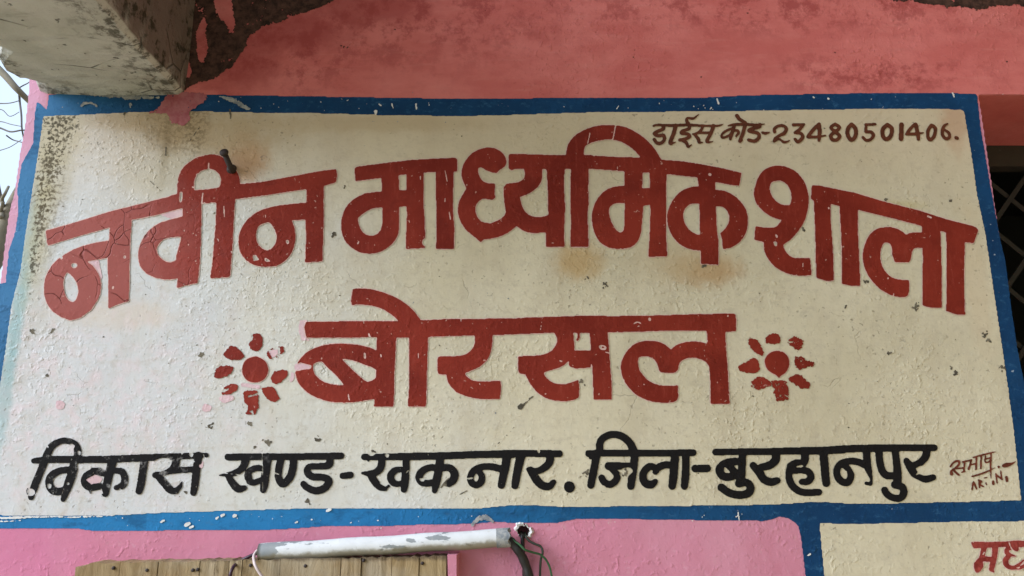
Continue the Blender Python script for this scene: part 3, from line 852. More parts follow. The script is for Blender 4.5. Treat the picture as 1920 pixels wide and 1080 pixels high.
# dark pits, knocks and splashes that can be told apart on the panel
d = []
def splat(x, y, r, n=7):
    for _ in range(n):
        a = rng.uniform(0, 6.28); q = rng.uniform(0, r)
        d.append(('L', [(x + q * math.cos(a), y + q * math.sin(a)), (x + q * math.cos(a) + rng.uniform(-3, 3), y + q * math.sin(a) + rng.uniform(-3, 3))], rng.uniform(1, 3.2)))
for x, y, r in ((1717, 573, 7), (1845, 627, 6), (1853, 638, 4), (1880, 690, 6), (627, 440, 4), (1101, 524, 3), (1134, 536, 5), (1320, 498, 3), (392, 798, 7), (382, 664, 8), (480, 838, 3),
                (500, 828, 6), (468, 760 + 35, 4), (596, 823, 4), (1098, 886, 6), (1172, 887, 7), (838, 908, 4), (700, 845, 3), (505, 832, 4), (1090, 718, 5), (1660, 384 - 10, 2), (1781, 378, 2),
                (1586, 574, 2), (350, 921, 3), (578, 940, 4), (98, 560, 4), (100, 620, 3), (90, 705, 3), (235, 213, 3), (1620, 529, 2), (1783, 690, 2), (1790, 700, 4), (1666, 662, 3), (1505, 431, 2), (1625, 529, 2), (62, 622, 4)):
    splat(x, y, r * 1.25, 6 if r < 4 else 14)
d += [('L', [(312, 248), (312, 275)], 1.8), ('L', [(312, 277), (311, 292)], 2.4), ('L', [(356, 266), (374, 240)], 1.3), ('L', [(282, 340), (302, 358)], 1.4), ('S', [(240, 285), (242, 300), (238, 330)], 1.0), ('S', [(975, 764), (985, 754), (1000, 743)], [10, 6, 2]), ('-L', [(979, 756), (990, 749)], 3),
      ('S', [(924, 840), (940, 826), (943, 822), (955, 812), (968, 795)], 1.0), ('L', [(862, 927), (876, 920)], 2), ('S', [(826, 915), (834, 905), (842, 896)], [2, 3.5, 2]), ('S', [(1460, 560), (1470, 583), (1480, 590)], 0.8), ('L', [(432, 206), (433, 222)], 3.0)]
for k in range(260):
    x = rng.uniform(40, 1880); y = rng.uniform(225, 935)
    if x > 900 and rng.random() < 0.45: continue
    d.append(('L', [(x, y), (x + rng.uniform(-2.5, 2.5), y + rng.uniform(-1.5, 1.5))], rng.uniform(0.9, 2.1)))
marks("dirt_speck", M['dirt'], sign, Y_P - 0.0001, d, (40, 200, 1900, 960), 1.0, sig=0.8, rough=0.3, cell=2, dry=0.12)

# ---- the lettering, traced word by word (tile origin x, y and scale)
R1a = (60, 260, 1 / 3); R1b = (320, 260, 1 / 3.6); R1c = (620, 260, 1 / 4.5); R1d = (850, 220, .24074); R1e = (1040, 220, .27778)
R1f = (1390, 290, .25); R1g = (1580, 360, .24076)
R2a = (380, 530, .24074); R2b = (540, 530, .24074); R2c = (800, 570, .185185); R2d = (1060, 570, .185185); R2e = (1370, 600, .157407)
T1 = (1210, 200, .15625); T2 = (1510, 200, 1 / 6)
B1 = (40, 800, .1875); B2 = (390, 820, .15625); B3 = (660, 830, .15625); B4 = (900, 800, .15625); B5 = (1080, 800, .15625)
B6 = (1320, 810, .1354167); B7 = (1540, 810, .138889); B8 = (1760, 830, .0925926); B9 = (1800, 990, 1 / 12)

def word(label, mats, box, parts, step=1.0, name="lettering", parent=None, y=None, rim=0.0, holes=(), **kw):
    p = Paint(box, step)
    for tile, items in parts: p.add(tile, items)
    for h in holes: p.holes(*h)
    o = paint_obj(name, p, mats, parent or sign, Y_L if y is None else y, rim=rim, **kw)
    if label: o["label"] = label
    return o

RED = [M['red'], M['rim']]
w1 = [(R1a, [
    ('P', [(82, 520), (200, 487), (330, 448), (440, 413), (560, 383), (850, 310), (850, 392), (700, 432), (565, 458), (443, 500), (250, 555), (92, 603)]),
    ('P', [(443, 420), (568, 400), (556, 560), (552, 700), (548, 915), (490, 932), (433, 957), (432, 760), (430, 660), (420, 655), (440, 560)]),
    ('P', [(445, 575), (395, 582), (340, 592), (290, 606), (240, 625), (190, 652), (150, 680), (118, 712), (95, 748), (78, 792), (72, 840), (74, 880), (82, 912), (98, 945), (120, 972), (165, 1003), (215, 1022), (245, 1018), (275, 1008), (335, 965), (375, 905), (388, 868), (392, 830), (388, 795), (378, 762), (345, 715), (310, 692), (425, 672)]),
    ('-C', [(205, 755), (250, 800), (265, 860), (250, 910), (225, 920), (195, 890), (180, 830), (185, 780)]),
    ('P', [(852, 440), (790, 455), (725, 475), (690, 495), (660, 520), (635, 550), (615, 590), (604, 625), (600, 660), (604, 690), (612, 718), (628, 742), (650, 762), (700, 785), (760, 795), (822, 788), (850, 780)]),
    ('-C', [(848, 560), (790, 557), (745, 567), (712, 600), (705, 635), (722, 668), (765, 697), (805, 690), (838, 668), (848, 640)]),
    ('-C', [(235, 700), (255, 705), (258, 722), (238, 732), (222, 715)]), ('-C', [(520, 660), (532, 660), (530, 676), (518, 676)]), ('-C', [(455, 830), (465, 832), (462, 850), (453, 846)]),
    ('-C', [(165, 668), (178, 668), (175, 680), (165, 682)]),
]), (R1b, [
    ('P', [(85, 380), (220, 360), (212, 440), (208, 640), (203, 800), (192, 920), (185, 975), (110, 992), (45, 1010), (50, 960), (55, 930), (40, 800), (85, 640)]),
    ('P', [(50, 378), (48, 330), (52, 285), (65, 232), (85, 203), (110, 178), (140, 153), (170, 135), (210, 120), (250, 112), (295, 110), (335, 118), (390, 152), (440, 210), (458, 240), (468, 270), (470, 315), (440, 345), (330, 345), (160, 365)]),
    ('-P', [(160, 350), (162, 290), (170, 262), (182, 242), (200, 226), (222, 214), (260, 206), (290, 210), (312, 222), (332, 244), (343, 270), (341, 310), (330, 333), (250, 345), (165, 356)]),
    ('P', [(0, 387), (160, 352), (330, 338), (470, 310), (620, 295), (800, 262), (1000, 224), (1118, 208), (1126, 250), (1118, 297), (1035, 322), (920, 343), (640, 385), (440, 410), (312, 432), (215, 440), (85, 462), (0, 478)]),
    ('P', [(315, 340), (440, 330), (437, 420), (430, 520), (420, 740), (403, 935), (340, 940), (270, 946), (285, 840), (297, 700), (308, 560), (313, 430)]),
    ('P', [(918, 330), (1036, 310), (1033, 420), (1035, 560), (1030, 700), (1028, 830), (910, 838), (915, 700), (914, 550), (920, 435)]),
    ('P', [(922, 435), (860, 440), (800, 446), (740, 453), (680, 465), (632, 478), (590, 497), (553, 521), (520, 551), (492, 588), (475, 622), (464, 660), (460, 700), (464, 735), (472, 765), (488, 795), (510, 820), (538, 840), (570, 856), (605, 864), (640, 868), (680, 866), (720, 860), (757, 840), (790, 811), (815, 777), (832, 738), (842, 700), (845, 660), (838, 600), (818, 552), (922, 550)]),
    ('-C', [(665, 568), (700, 610), (718, 660), (710, 710), (685, 742), (650, 757), (610, 735), (585, 700), (580, 640), (600, 590)]),
    ('-S', [(260, 165), (259, 210)], [8, 14]), ('-L', [(220, 370), (213, 440)], 10), ('-L', [(361, 455), (366, 530)], 9), ('-C', [(65, 365), (85, 370), (80, 425), (62, 430)]),
    ('-C', [(780, 685), (800, 690), (798, 712), (782, 710)]), ('-P', [(555, 785), (578, 785), (602, 822), (560, 830)]), ('-C', [(640, 805), (672, 825), (668, 835), (640, 828)]),
    ('-L', [(640, 470), (643, 545)], 5),
])]
word("first word of the arched top line, ending at the bent nail", RED, (70, 270, 645, 615), w1, rim=0.24,
     holes=[(240, 0.5, 1.3, (330, 280, 450, 540)), (110, 0.5, 1.2)])
w2 = [(R1c, [
    ('P', [(205, 252), (225, 240), (440, 212), (700, 182), (900, 172), (1055, 165), (1070, 180), (1068, 278), (1035, 285), (890, 283), (785, 290), (640, 305), (575, 312), (430, 335), (210, 362)]),
    ('P', [(430, 320), (575, 300), (578, 440), (575, 580), (440, 585)]),
    ('P', [(432, 450), (360, 456), (290, 466), (236, 490), (190, 520), (150, 558), (120, 602), (103, 645), (92, 693), (91, 740), (95, 785), (103, 820), (118, 853), (145, 892), (180, 923), (212, 945), (250, 962), (295, 971), (340, 973), (385, 968), (430, 955), (472, 930), (510, 900), (538, 870), (560, 836), (573, 800), (579, 755), (578, 580), (642, 572), (642, 438), (575, 440)]),
    ('-P', [(440, 583), (400, 586), (360, 591), (325, 605), (290, 626), (258, 648), (232, 672), (234, 702), (240, 732), (252, 762), (270, 790), (298, 812), (332, 823), (365, 820), (397, 806), (422, 778), (434, 740), (441, 690)]),
    ('P', [(640, 295), (785, 280), (785, 420), (785, 560), (795, 700), (800, 925), (690, 930), (635, 935), (640, 760), (645, 640), (640, 570)]),
    ('P', [(890, 275), (1038, 275), (1035, 420), (1035, 640), (1045, 760), (1040, 935), (890, 935), (895, 700), (890, 480)]),
    ('-L', [(756, 280), (758, 350)], 7), ('-L', [(965, 270), (985, 370)], 9), ('-L', [(965, 500), (966, 540)], 8), ('-L', [(1000, 620), (1012, 685)], 11), ('-L', [(660, 690), (668, 715)], 8), ('-C', [(775, 860), (800, 845), (800, 910), (775, 890)]), ('-L', [(228, 890), (238, 870)], 12),
]), (R1d, [
    ('P', [(120, 310), (148, 283), (180, 263), (213, 249), (250, 241), (285, 239), (320, 244), (348, 255), (372, 271), (392, 291), (406, 316), (413, 345), (412, 365), (400, 388), (380, 402), (355, 418), (335, 438), (300, 432), (255, 415), (215, 392), (193, 400), (193, 420), (197, 443), (205, 465), (217, 486), (236, 504), (262, 515), (328, 520), (322, 570), (325, 630), (305, 648), (265, 640), (225, 638), (200, 655), (180, 680), (172, 705), (172, 732), (180, 765), (195, 792), (215, 812), (240, 823), (290, 829), (350, 805), (378, 787), (400, 765), (412, 740), (500, 760), (490, 850), (470, 868), (450, 885), (420, 905), (390, 920), (350, 935), (310, 945), (235, 955), (215, 978), (190, 955), (170, 938), (135, 910), (100, 880), (78, 852), (60, 820), (46, 785), (37, 750), (36, 715), (41, 680), (50, 650), (65, 620), (83, 588), (103, 555), (85, 522), (72, 490), (65, 460), (64, 430), (69, 400), (80, 370), (98, 338)]),
    ('P', [(545, 395), (560, 440), (550, 480), (530, 498), (500, 510), (415, 522), (392, 550), (395, 640), (408, 740), (400, 800), (490, 850), (545, 885), (575, 897), (605, 903), (660, 902), (725, 898), (745, 830), (740, 765), (705, 776), (670, 779), (635, 778), (608, 772), (583, 760), (563, 742), (546, 718), (533, 690), (518, 625), (545, 614), (572, 604), (602, 588), (630, 570), (655, 547), (675, 520), (688, 492), (693, 460), (692, 395)]),
    ('P', [(430, 297), (445, 288), (480, 288), (700, 295), (880, 298), (1080, 298), (1080, 405), (915, 405), (860, 408), (725, 408), (692, 405), (545, 405), (475, 405), (455, 418), (430, 400)]),
    ('P', [(725, 395), (865, 395), (862, 560), (870, 700), (862, 880), (865, 1010), (720, 1012), (722, 900), (740, 760), (735, 560)]),
    ('P', [(915, 395), (1055, 395), (1050, 560), (1055, 650), (1045, 750), (1048, 900), (1055, 1010), (912, 1010), (915, 800), (910, 600)]),
]), (R1e, [
    ('P', [(78, 270), (77, 240), (81, 213), (89, 188), (103, 163), (124, 138), (150, 116), (188, 94), (230, 76), (270, 64), (310, 57), (355, 54), (400, 56), (440, 61), (482, 71), (522, 89), (562, 112), (602, 141), (640, 176), (667, 207), (690, 240), (722, 297), (600, 300), (578, 275), (560, 251), (540, 230), (512, 206), (480, 186), (445, 168), (410, 157), (360, 151), (320, 156), (280, 164), (245, 176), (217, 190), (203, 202), (198, 217), (195, 268)]),
    ('P', [(0, 258), (120, 262), (200, 258), (400, 270), (570, 275), (720, 290), (860, 300), (1000, 322), (1120, 345), (1260, 378), (1242, 465), (1190, 460), (1080, 438), (960, 408), (860, 398), (755, 385), (640, 378), (470, 368), (380, 360), (230, 350), (0, 350)]),
    ('P', [(470, 355), (592, 365), (590, 480), (597, 600), (470, 600)]),
    ('P', [(472, 465), (445, 466), (418, 469), (383, 477), (350, 490), (317, 516), (290, 549), (271, 583), (258, 620), (251, 655), (250, 692), (255, 732), (265, 772), (280, 808), (300, 840), (327, 863), (360, 880), (395, 888), (430, 891), (470, 889), (510, 881), (538, 863), (560, 838), (574, 806), (583, 770), (590, 690), (597, 600), (642, 592), (642, 480), (590, 480)]),
    ('-P', [(472, 582), (445, 580), (420, 582), (395, 589), (375, 602), (366, 622), (365, 645), (368, 668), (376, 692), (386, 718), (400, 745), (417, 766), (437, 780), (453, 777), (463, 768), (468, 740), (471, 700)]),
    ('P', [(640, 370), (755, 380), (750, 480), (752, 640), (750, 800), (758, 942), (630, 944), (640, 800), (645, 650)]),
    ('P', [(960, 400), (1080, 425), (1085, 600), (1092, 760), (1103, 830), (1103, 998), (985, 990), (985, 905), (980, 800), (975, 600), (970, 465)]),
    ('P', [(972, 468), (935, 471), (900, 479), (868, 492), (840, 511), (813, 538), (790, 571), (773, 605), (762, 640), (757, 670), (758, 702), (764, 737), (776, 772), (796, 808), (822, 841), (855, 868), (892, 887), (938, 898), (987, 903), (987, 797), (955, 792), (930, 780), (908, 763), (890, 741), (877, 716), (868, 690), (865, 665), (869, 640), (879, 618), (896, 600), (918, 588), (945, 583), (987, 585)]),
    ('P', [(1080, 492), (1118, 494), (1152, 502), (1190, 520), (1223, 542), (1252, 570), (1275, 602), (1292, 636), (1301, 672), (1302, 722), (1296, 757), (1285, 790), (1265, 822), (1240, 850), (1212, 870), (1182, 884), (1132, 893), (1128, 830), (1115, 785), (1140, 764), (1160, 740), (1172, 716), (1176, 690), (1174, 664), (1165, 640), (1150, 620), (1130, 606), (1083, 601)]),
    ('-L', [(238, 105), (222, 180)], 7), ('-L', [(410, 58), (392, 150)], 8), ('-L', [(265, 255), (262, 290)], 5), ('-L', [(424, 333), (421, 362)], 6), ('-C', [(1040, 378), (1058, 388), (1048, 400), (1036, 392)]), ('-L', [(700, 765), (704, 775)], 6),
])]
word("second and longest word of the arched top line", RED, (630, 225, 1440, 505), w2, rim=0.24, holes=[(110, 0.4, 1.1)])
w3 = [(R1f, [
    ('P', [(105, 230), (114, 194), (130, 160), (152, 132), (180, 110), (213, 95), (250, 87), (285, 86), (320, 92), (356, 103), (390, 120), (418, 141), (441, 167), (463, 197), (480, 230), (492, 269), (500, 310), (502, 350), (499, 390), (489, 440), (474, 490), (450, 537), (420, 580), (392, 615), (360, 645), (310, 678), (316, 700), (327, 724), (347, 750), (372, 770), (400, 778), (430, 780), (510, 778), (518, 840), (523, 905), (480, 909), (440, 910), (398, 907), (360, 900), (323, 887), (290, 870), (258, 850), (230, 825), (204, 793), (185, 760), (172, 730), (165, 700), (168, 660), (95, 640), (98, 592), (104, 545), (112, 540), (150, 548), (240, 550), (262, 540), (280, 520), (300, 492), (268, 486), (238, 475), (203, 458), (170, 435), (138, 405), (112, 372), (98, 337), (90, 300), (94, 262)]),
    ('-P', [(213, 228), (222, 213), (240, 204), (265, 199), (290, 199), (312, 206), (332, 221), (350, 243), (364, 270), (371, 300), (373, 330), (370, 358), (361, 383), (330, 383), (300, 377), (274, 365), (250, 345), (230, 319), (216, 290), (210, 258)]),
    ('P', [(525, 236), (580, 235), (700, 260), (850, 290), (1000, 335), (1000, 445), (865, 412), (740, 390), (665, 372), (540, 350), (518, 335)]),
    ('P', [(540, 345), (668, 370), (668, 520), (678, 640), (685, 760), (690, 945), (640, 952), (558, 925), (555, 760), (548, 520)]),
    ('P', [(732, 385), (868, 410), (870, 560), (880, 800), (888, 988), (820, 985), (750, 970), (752, 800), (745, 600)]),
    ('-C', [(250, 600), (268, 610), (270, 625), (258, 625)]), ('-C', [(240, 655), (262, 660), (265, 685), (248, 690)]), ('-L', [(460, 815), (456, 845)], 9), ('-L', [(650, 398), (654, 408)], 12),
]), (R1g, [
    ('P', [(0, 5), (170, 35), (400, 100), (600, 150), (800, 215), (1000, 265), (1035, 278), (1050, 298), (1015, 402), (940, 392), (800, 318), (755, 305), (612, 268), (400, 212), (250, 175), (108, 140), (0, 110)]),
    ('P', [(612, 320), (580, 316), (550, 318), (520, 322), (488, 335), (466, 315), (440, 298), (410, 286), (380, 278), (340, 276), (300, 280), (268, 288), (240, 302), (212, 328), (190, 360), (170, 405), (157, 450), (151, 487), (153, 525), (160, 568), (173, 612), (194, 652), (222, 692), (255, 729), (292, 762), (330, 785), (370, 805), (410, 816), (450, 821), (480, 819), (500, 812), (512, 770), (512, 688), (475, 688), (440, 685), (408, 679), (380, 668), (353, 650), (331, 627), (310, 595), (296, 560), (289, 520), (288, 480), (294, 446), (306, 415), (318, 400), (332, 395), (348, 396), (362, 404), (373, 424), (380, 450), (378, 480), (386, 505), (400, 548), (510, 552), (524, 530), (530, 500), (534, 472), (543, 450), (558, 440), (577, 436), (620, 440)]),
    ('P', [(610, 255), (755, 300), (760, 420), (765, 600), (765, 905), (690, 905), (615, 885), (615, 700), (620, 520)]),
    ('P', [(800, 300), (945, 340), (945, 420), (940, 600), (940, 760), (948, 958), (880, 955), (800, 930), (805, 760), (805, 560)]),
    ('-L', [(655, 190), (685, 202)], 14), ('-L', [(660, 605), (693, 580)], 4), ('-L', [(850, 910), (885, 865)], 4), ('-L', [(838, 780), (860, 835)], 4), ('-C', [(345, 665), (355, 672), (346, 690)]), ('-L', [(392, 790), (393, 803)], 10),
])]
word("last word of the arched top line, sloping down at the right", RED, (1400, 300, 1850, 615), w3, rim=0.24, holes=[(50, 0.4, 1.1)])
w4 = [(R2b, [
    ('P', [(505, 52), (550, 47), (600, 48), (650, 54), (700, 65), (745, 78), (790, 95), (836, 115), (880, 140), (922, 168), (960, 200), (987, 228), (1010, 260), (1040, 300), (1050, 420), (950, 430), (866, 302), (835, 272), (800, 245), (762, 221), (720, 200), (672, 185), (620, 176), (540, 172), (500, 178), (493, 150)]),
    ('P', [(145, 305), (600, 302), (865, 302), (1040, 292), (1246, 290), (1246, 415), (1090, 425), (945, 428), (840, 428), (690, 425), (400, 432), (145, 432), (135, 380), (128, 350)]),
    ('P', [(695, 415), (845, 420), (838, 560), (830, 700), (828, 850), (822, 965), (672, 965), (678, 880), (688, 740), (690, 560)]),
    ('P', [(945, 415), (1092, 420), (1085, 640), (1082, 800), (1075, 965), (935, 965), (945, 800), (945, 600)]),
    ('P', [(700, 535), (670, 520), (640, 508), (600, 497), (560, 488), (505, 481), (450, 477), (395, 476), (340, 479), (293, 486), (250, 497), (208, 511), (170, 530), (138, 553), (110, 580), (88, 608), (72, 640), (63, 675), (62, 710), (68, 742), (80, 772), (98, 800), (121, 826), (152, 855), (190, 880), (234, 900), (280, 916), (330, 927), (380, 933), (440, 935), (500, 933), (545, 928), (590, 921), (680, 905), (700, 700)]),
    ('-P', [(195, 650), (205, 632), (235, 617), (262, 614), (278, 624), (292, 642), (325, 675), (362, 707), (400, 750), (440, 800), (405, 800), (370, 796), (330, 789), (290, 778), (258, 760), (230, 736), (211, 714), (200, 688)]),
    ('-P', [(420, 595), (460, 598), (500, 605), (550, 620), (600, 640), (650, 658), (690, 680), (687, 742), (655, 765), (620, 775), (590, 757), (560, 732), (520, 695), (480, 655)]),
    ('-P', [(60, 645), (100, 622), (140, 635), (188, 646), (180, 672), (120, 680), (80, 690), (62, 685)]),
    ('-C', [(592, 550), (606, 552), (608, 595), (595, 590)]), ('-L', [(470, 870), (480, 920)], 10), ('-L', [(630, 400), (638, 420)], 14), ('-L', [(723, 560), (728, 580)], 12), ('-L', [(590, 305), (592, 320)], 7), ('-L', [(1015, 550), (1018, 605)], 7), ('-L', [(720, 350), (850, 425)], 3), ('-C', [(255, 572), (264, 575), (262, 588)]),
]), (R2c, [
    ('P', [(0, 165), (250, 152), (450, 152), (860, 150), (1000, 140), (1300, 132), (1560, 122), (1620, 125), (1620, 290), (1480, 290), (1290, 292), (1160, 298), (665, 318), (490, 320), (15, 335), (0, 335)]),
    ('P', [(490, 310), (665, 310), (666, 355), (664, 400), (659, 440), (650, 482), (634, 528), (610, 570), (574, 608), (532, 640), (490, 660), (450, 676), (385, 705), (400, 725), (420, 746), (448, 767), (480, 780), (520, 785), (560, 786), (750, 780), (752, 880), (740, 965), (600, 965), (540, 962), (480, 955), (428, 942), (380, 926), (336, 910), (300, 890), (268, 862), (240, 830), (218, 795), (206, 760), (203, 715), (120, 712), (112, 676), (110, 640), (110, 580), (118, 535), (250, 532), (315, 528), (372, 521), (413, 502), (450, 472), (476, 432), (490, 390)]),
    ('P', [(1290, 285), (1480, 285), (1490, 350), (1492, 470), (1620, 475), (1620, 648), (1510, 655), (1450, 635), (1438, 570), (1415, 598), (1390, 620), (1348, 643), (1300, 660), (1240, 677), (1182, 697), (1195, 725), (1216, 752), (1246, 780), (1282, 801), (1325, 812), (1372, 815), (1412, 811), (1452, 800), (1535, 770), (1545, 860), (1538, 950), (1505, 966), (1470, 975), (1420, 983), (1370, 985), (1310, 980), (1252, 970), (1200, 950), (1150, 921), (1113, 888), (1080, 852), (1053, 817), (1031, 780), (1014, 748), (1000, 715), (940, 705), (928, 672), (925, 640), (925, 530), (1060, 528), (1122, 523), (1182, 515), (1230, 497), (1271, 470), (1300, 432), (1318, 390), (1318, 345)]),
    ('-L', [(347, 155), (353, 225)], 7), ('-L', [(303, 298), (304, 320)], 6), ('-L', [(1170, 145), (1150, 280)], 8), ('-L', [(350, 630), (352, 705)], 7), ('-L', [(285, 600), (287, 650)], 6), ('-L', [(490, 580), (497, 635)], 6), ('-C', [(1178, 535), (1192, 538), (1190, 552)]), ('-C', [(1338, 570), (1378, 578), (1360, 590)]), ('-C', [(1185, 905), (1218, 905), (1200, 920)]), ('-L', [(1200, 785), (1120, 865)], 3),
]), (R2d, [
    ('P', [(0, 130), (150, 122), (500, 125), (860, 120), (1250, 108), (1700, 98), (1722, 110), (1725, 280), (1615, 282), (1430, 272), (1000, 272), (850, 280), (430, 290), (240, 292), (0, 292)]),
    ('P', [(85, 470), (260, 472), (265, 645), (100, 655), (40, 630), (20, 500)]),
    ('S', [(128, 290), (135, 335), (118, 368)], 22),
    ('P', [(245, 285), (425, 285), (440, 440), (450, 600), (465, 780), (470, 968), (283, 970), (280, 800), (272, 650), (260, 480)]),
    ('P', [(1432, 408), (1402, 396), (1370, 388), (1325, 383), (1280, 382), (1228, 386), (1180, 396), (1143, 409), (1110, 425), (1065, 465), (1038, 438), (1010, 415), (972, 395), (930, 381), (885, 375), (840, 375), (795, 378), (750, 386), (713, 401), (680, 421), (643, 455), (611, 496), (587, 533), (571, 571), (562, 610), (560, 651), (564, 695), (576, 741), (595, 782), (621, 822), (653, 863), (690, 901), (733, 931), (781, 956), (830, 976), (881, 990), (930, 997), (980, 1001), (1080, 998), (1110, 988), (1132, 970), (1140, 940), (1138, 825), (1070, 829), (1000, 830), (948, 822), (900, 808), (857, 786), (820, 761), (787, 727), (760, 691), (744, 656), (735, 620), (733, 582), (738, 545), (765, 534), (800, 530), (836, 534), (870, 546), (897, 565), (920, 592), (932, 620), (941, 652), (948, 675), (965, 692), (1005, 698), (1050, 701), (1085, 701), (1112, 694), (1132, 676), (1141, 650), (1145, 622), (1156, 598), (1175, 577), (1202, 561), (1240, 549), (1282, 545), (1322, 549), (1362, 560), (1393, 573), (1422, 591), (1455, 635), (1500, 500)]),
    ('P', [(1430, 265), (1615, 272), (1622, 440), (1640, 640), (1650, 850), (1660, 1015), (1580, 1015), (1465, 1010), (1468, 850), (1455, 640), (1435, 420)]),
    ('-L', [(265, 535), (263, 650)], 9), ('-C', [(340, 425), (375, 418), (412, 435), (405, 465), (370, 468), (345, 450)]), ('C', [(362, 435), (385, 432), (392, 448), (372, 452)]), ('-L', [(400, 488), (445, 500)], 10),
    ('-C', [(832, 145), (862, 142), (868, 168), (845, 175)]), ('C', [(845, 155), (857, 153), (856, 165)]), ('-S', [(692, 202), (730, 185), (762, 200)], 14), ('-S', [(725, 240), (740, 222), (760, 235)], 9), ('-C', [(1628, 130), (1645, 110), (1652, 132)]), ('-L', [(1272, 150), (1275, 245)], 6), ('-S', [(85, 150), (125, 230), (160, 285)], 5), ('-L', [(700, 420), (770, 525)], 4), ('-L', [(735, 820), (742, 845)], 8), ('-L', [(1535, 775), (1536, 805)], 7), ('-L', [(435, 850), (445, 840)], 8),
])]
word("large red village name standing between the two flowers", RED, (545, 535, 1390, 775), w4, rim=0.24, holes=[(160, 0.4, 1.2)])

# flowers either side
def flower(loc, label, tile, petals, centre, dry):
    pr = None
    root = None
    ox, oy, s = tile
    P = np.array(centre) * s + [ox, oy]
    bx = (P[:, 0].min() - 4, P[:, 1].min() - 4, P[:, 0].max() + 4, P[:, 1].max() + 4)
    p = Paint(bx, 0.7); p.add(tile, [('C', centre)])
    p.holes(5, 0.5, 1.0)
    fl = paint_obj("flower_motif", p, RED, sign, Y_L, rim=0.24, sig=0.8, rough=0.15, cell=2.5)
    fl["label"] = label
    for pet in petals:
        pts, dr = pet[0], pet[1]
        P = np.array(pts) * s + [ox, oy]
        bx = (P[:, 0].min() - 8, P[:, 1].min() - 8, P[:, 0].max() + 8, P[:, 1].max() + 8)
        p = Paint(bx, 0.7); p.add(tile, [('P', pts)] + list(pet[2] if len(pet) > 2 else []))
        paint_obj("petal", p, [M['red']], fl, Y_L, sig=1.5, rough=0.35, cell=2.2, dry=dr * dry)
    return fl
flower(None, "red flower left of the village name, its upper right petal worn away", R2a, [
    ([(365, 430), (395, 400), (440, 395), (472, 430), (470, 490), (450, 525), (415, 540), (375, 520), (362, 470)], 0.12, [('-P', [(360, 420), (385, 410), (395, 440), (370, 475)])]),
    ([(160, 560), (220, 490), (260, 500), (310, 540), (335, 580), (290, 605), (230, 605), (190, 590)], 0.08),
    ([(495, 540), (530, 515), (600, 500), (630, 495), (640, 540), (590, 580), (540, 600), (515, 590)], 0.2, [('-P', [(512, 530), (605, 505), (600, 560), (545, 592)])]),
    ([(100, 680), (140, 650), (200, 645), (250, 660), (240, 690), (190, 735), (120, 750), (90, 740)], 0.12),
    ([(530, 740), (560, 695), (620, 678), (665, 685), (660, 730), (610, 780), (570, 795), (540, 780)], 0.16),
    ([(150, 850), (180, 805), (240, 785), (285, 795), (270, 840), (220, 870), (150, 875)], 0.14, [('-L', [(165, 850), (200, 830)], 14)]),
    ([(322, 845), (420, 832), (440, 880), (438, 970), (415, 1030), (340, 1030), (325, 950)], 0.14, [('-L', [(350, 890), (425, 872)], 14), ('-C', [(325, 955), (355, 955), (350, 1000), (328, 1000)]), ('-C', [(375, 1000), (395, 995), (395, 1030)])]),
    ([(460, 820), (540, 808), (575, 840), (605, 910), (560, 935), (510, 910), (470, 860)], 0.12),
], [(514, 678), (505, 720), (480, 755), (440, 775), (395, 778), (350, 762), (320, 725), (312, 690), (318, 640), (345, 600), (390, 580), (430, 578), (480, 605), (505, 640)], 1.7)
flower(None, "dry brushed red flower right of the village name", R2e, [
    ([(400, 215), (440, 185), (500, 160), (570, 165), (590, 230), (580, 285), (480, 290), (410, 280)], 0.12),
    ([(200, 280), (215, 200), (240, 215), (300, 230), (355, 300), (395, 400), (370, 440), (300, 400), (220, 330)], 0.14),
    ([(650, 270), (740, 190), (870, 240), (860, 320), (790, 385), (740, 330)], 0.26),
    ([(70, 555), (180, 500), (270, 445), (325, 490), (350, 600), (290, 640), (180, 630), (100, 610)], 0.14),
    ([(755, 430), (840, 420), (890, 480), (990, 500), (980, 560), (890, 570), (810, 595), (755, 570)], 0.24, [('P', [(755, 430), (850, 470), (880, 560), (800, 590), (755, 560)])]),
    ([(220, 790), (270, 710), (320, 672), (400, 690), (470, 730), (490, 790), (400, 810), (320, 840)], 0.22, [('P', [(290, 720), (330, 685), (470, 740), (460, 790), (350, 790)])]),
    ([(480, 725), (660, 722), (680, 780), (690, 860), (690, 960), (540, 970), (500, 860)], 0.24, [('P', [(490, 730), (660, 725), (675, 840), (560, 900), (510, 850)])]),
    ([(660, 710), (780, 640), (850, 660), (940, 760), (930, 820), (850, 825), (760, 770)], 0.14),
], [(400, 490), (425, 430), (480, 385), (550, 368), (620, 385), (670, 430), (693, 500), (682, 570), (645, 630), (600, 662), (570, 690), (540, 662), (470, 622), (420, 570)], 2.6)

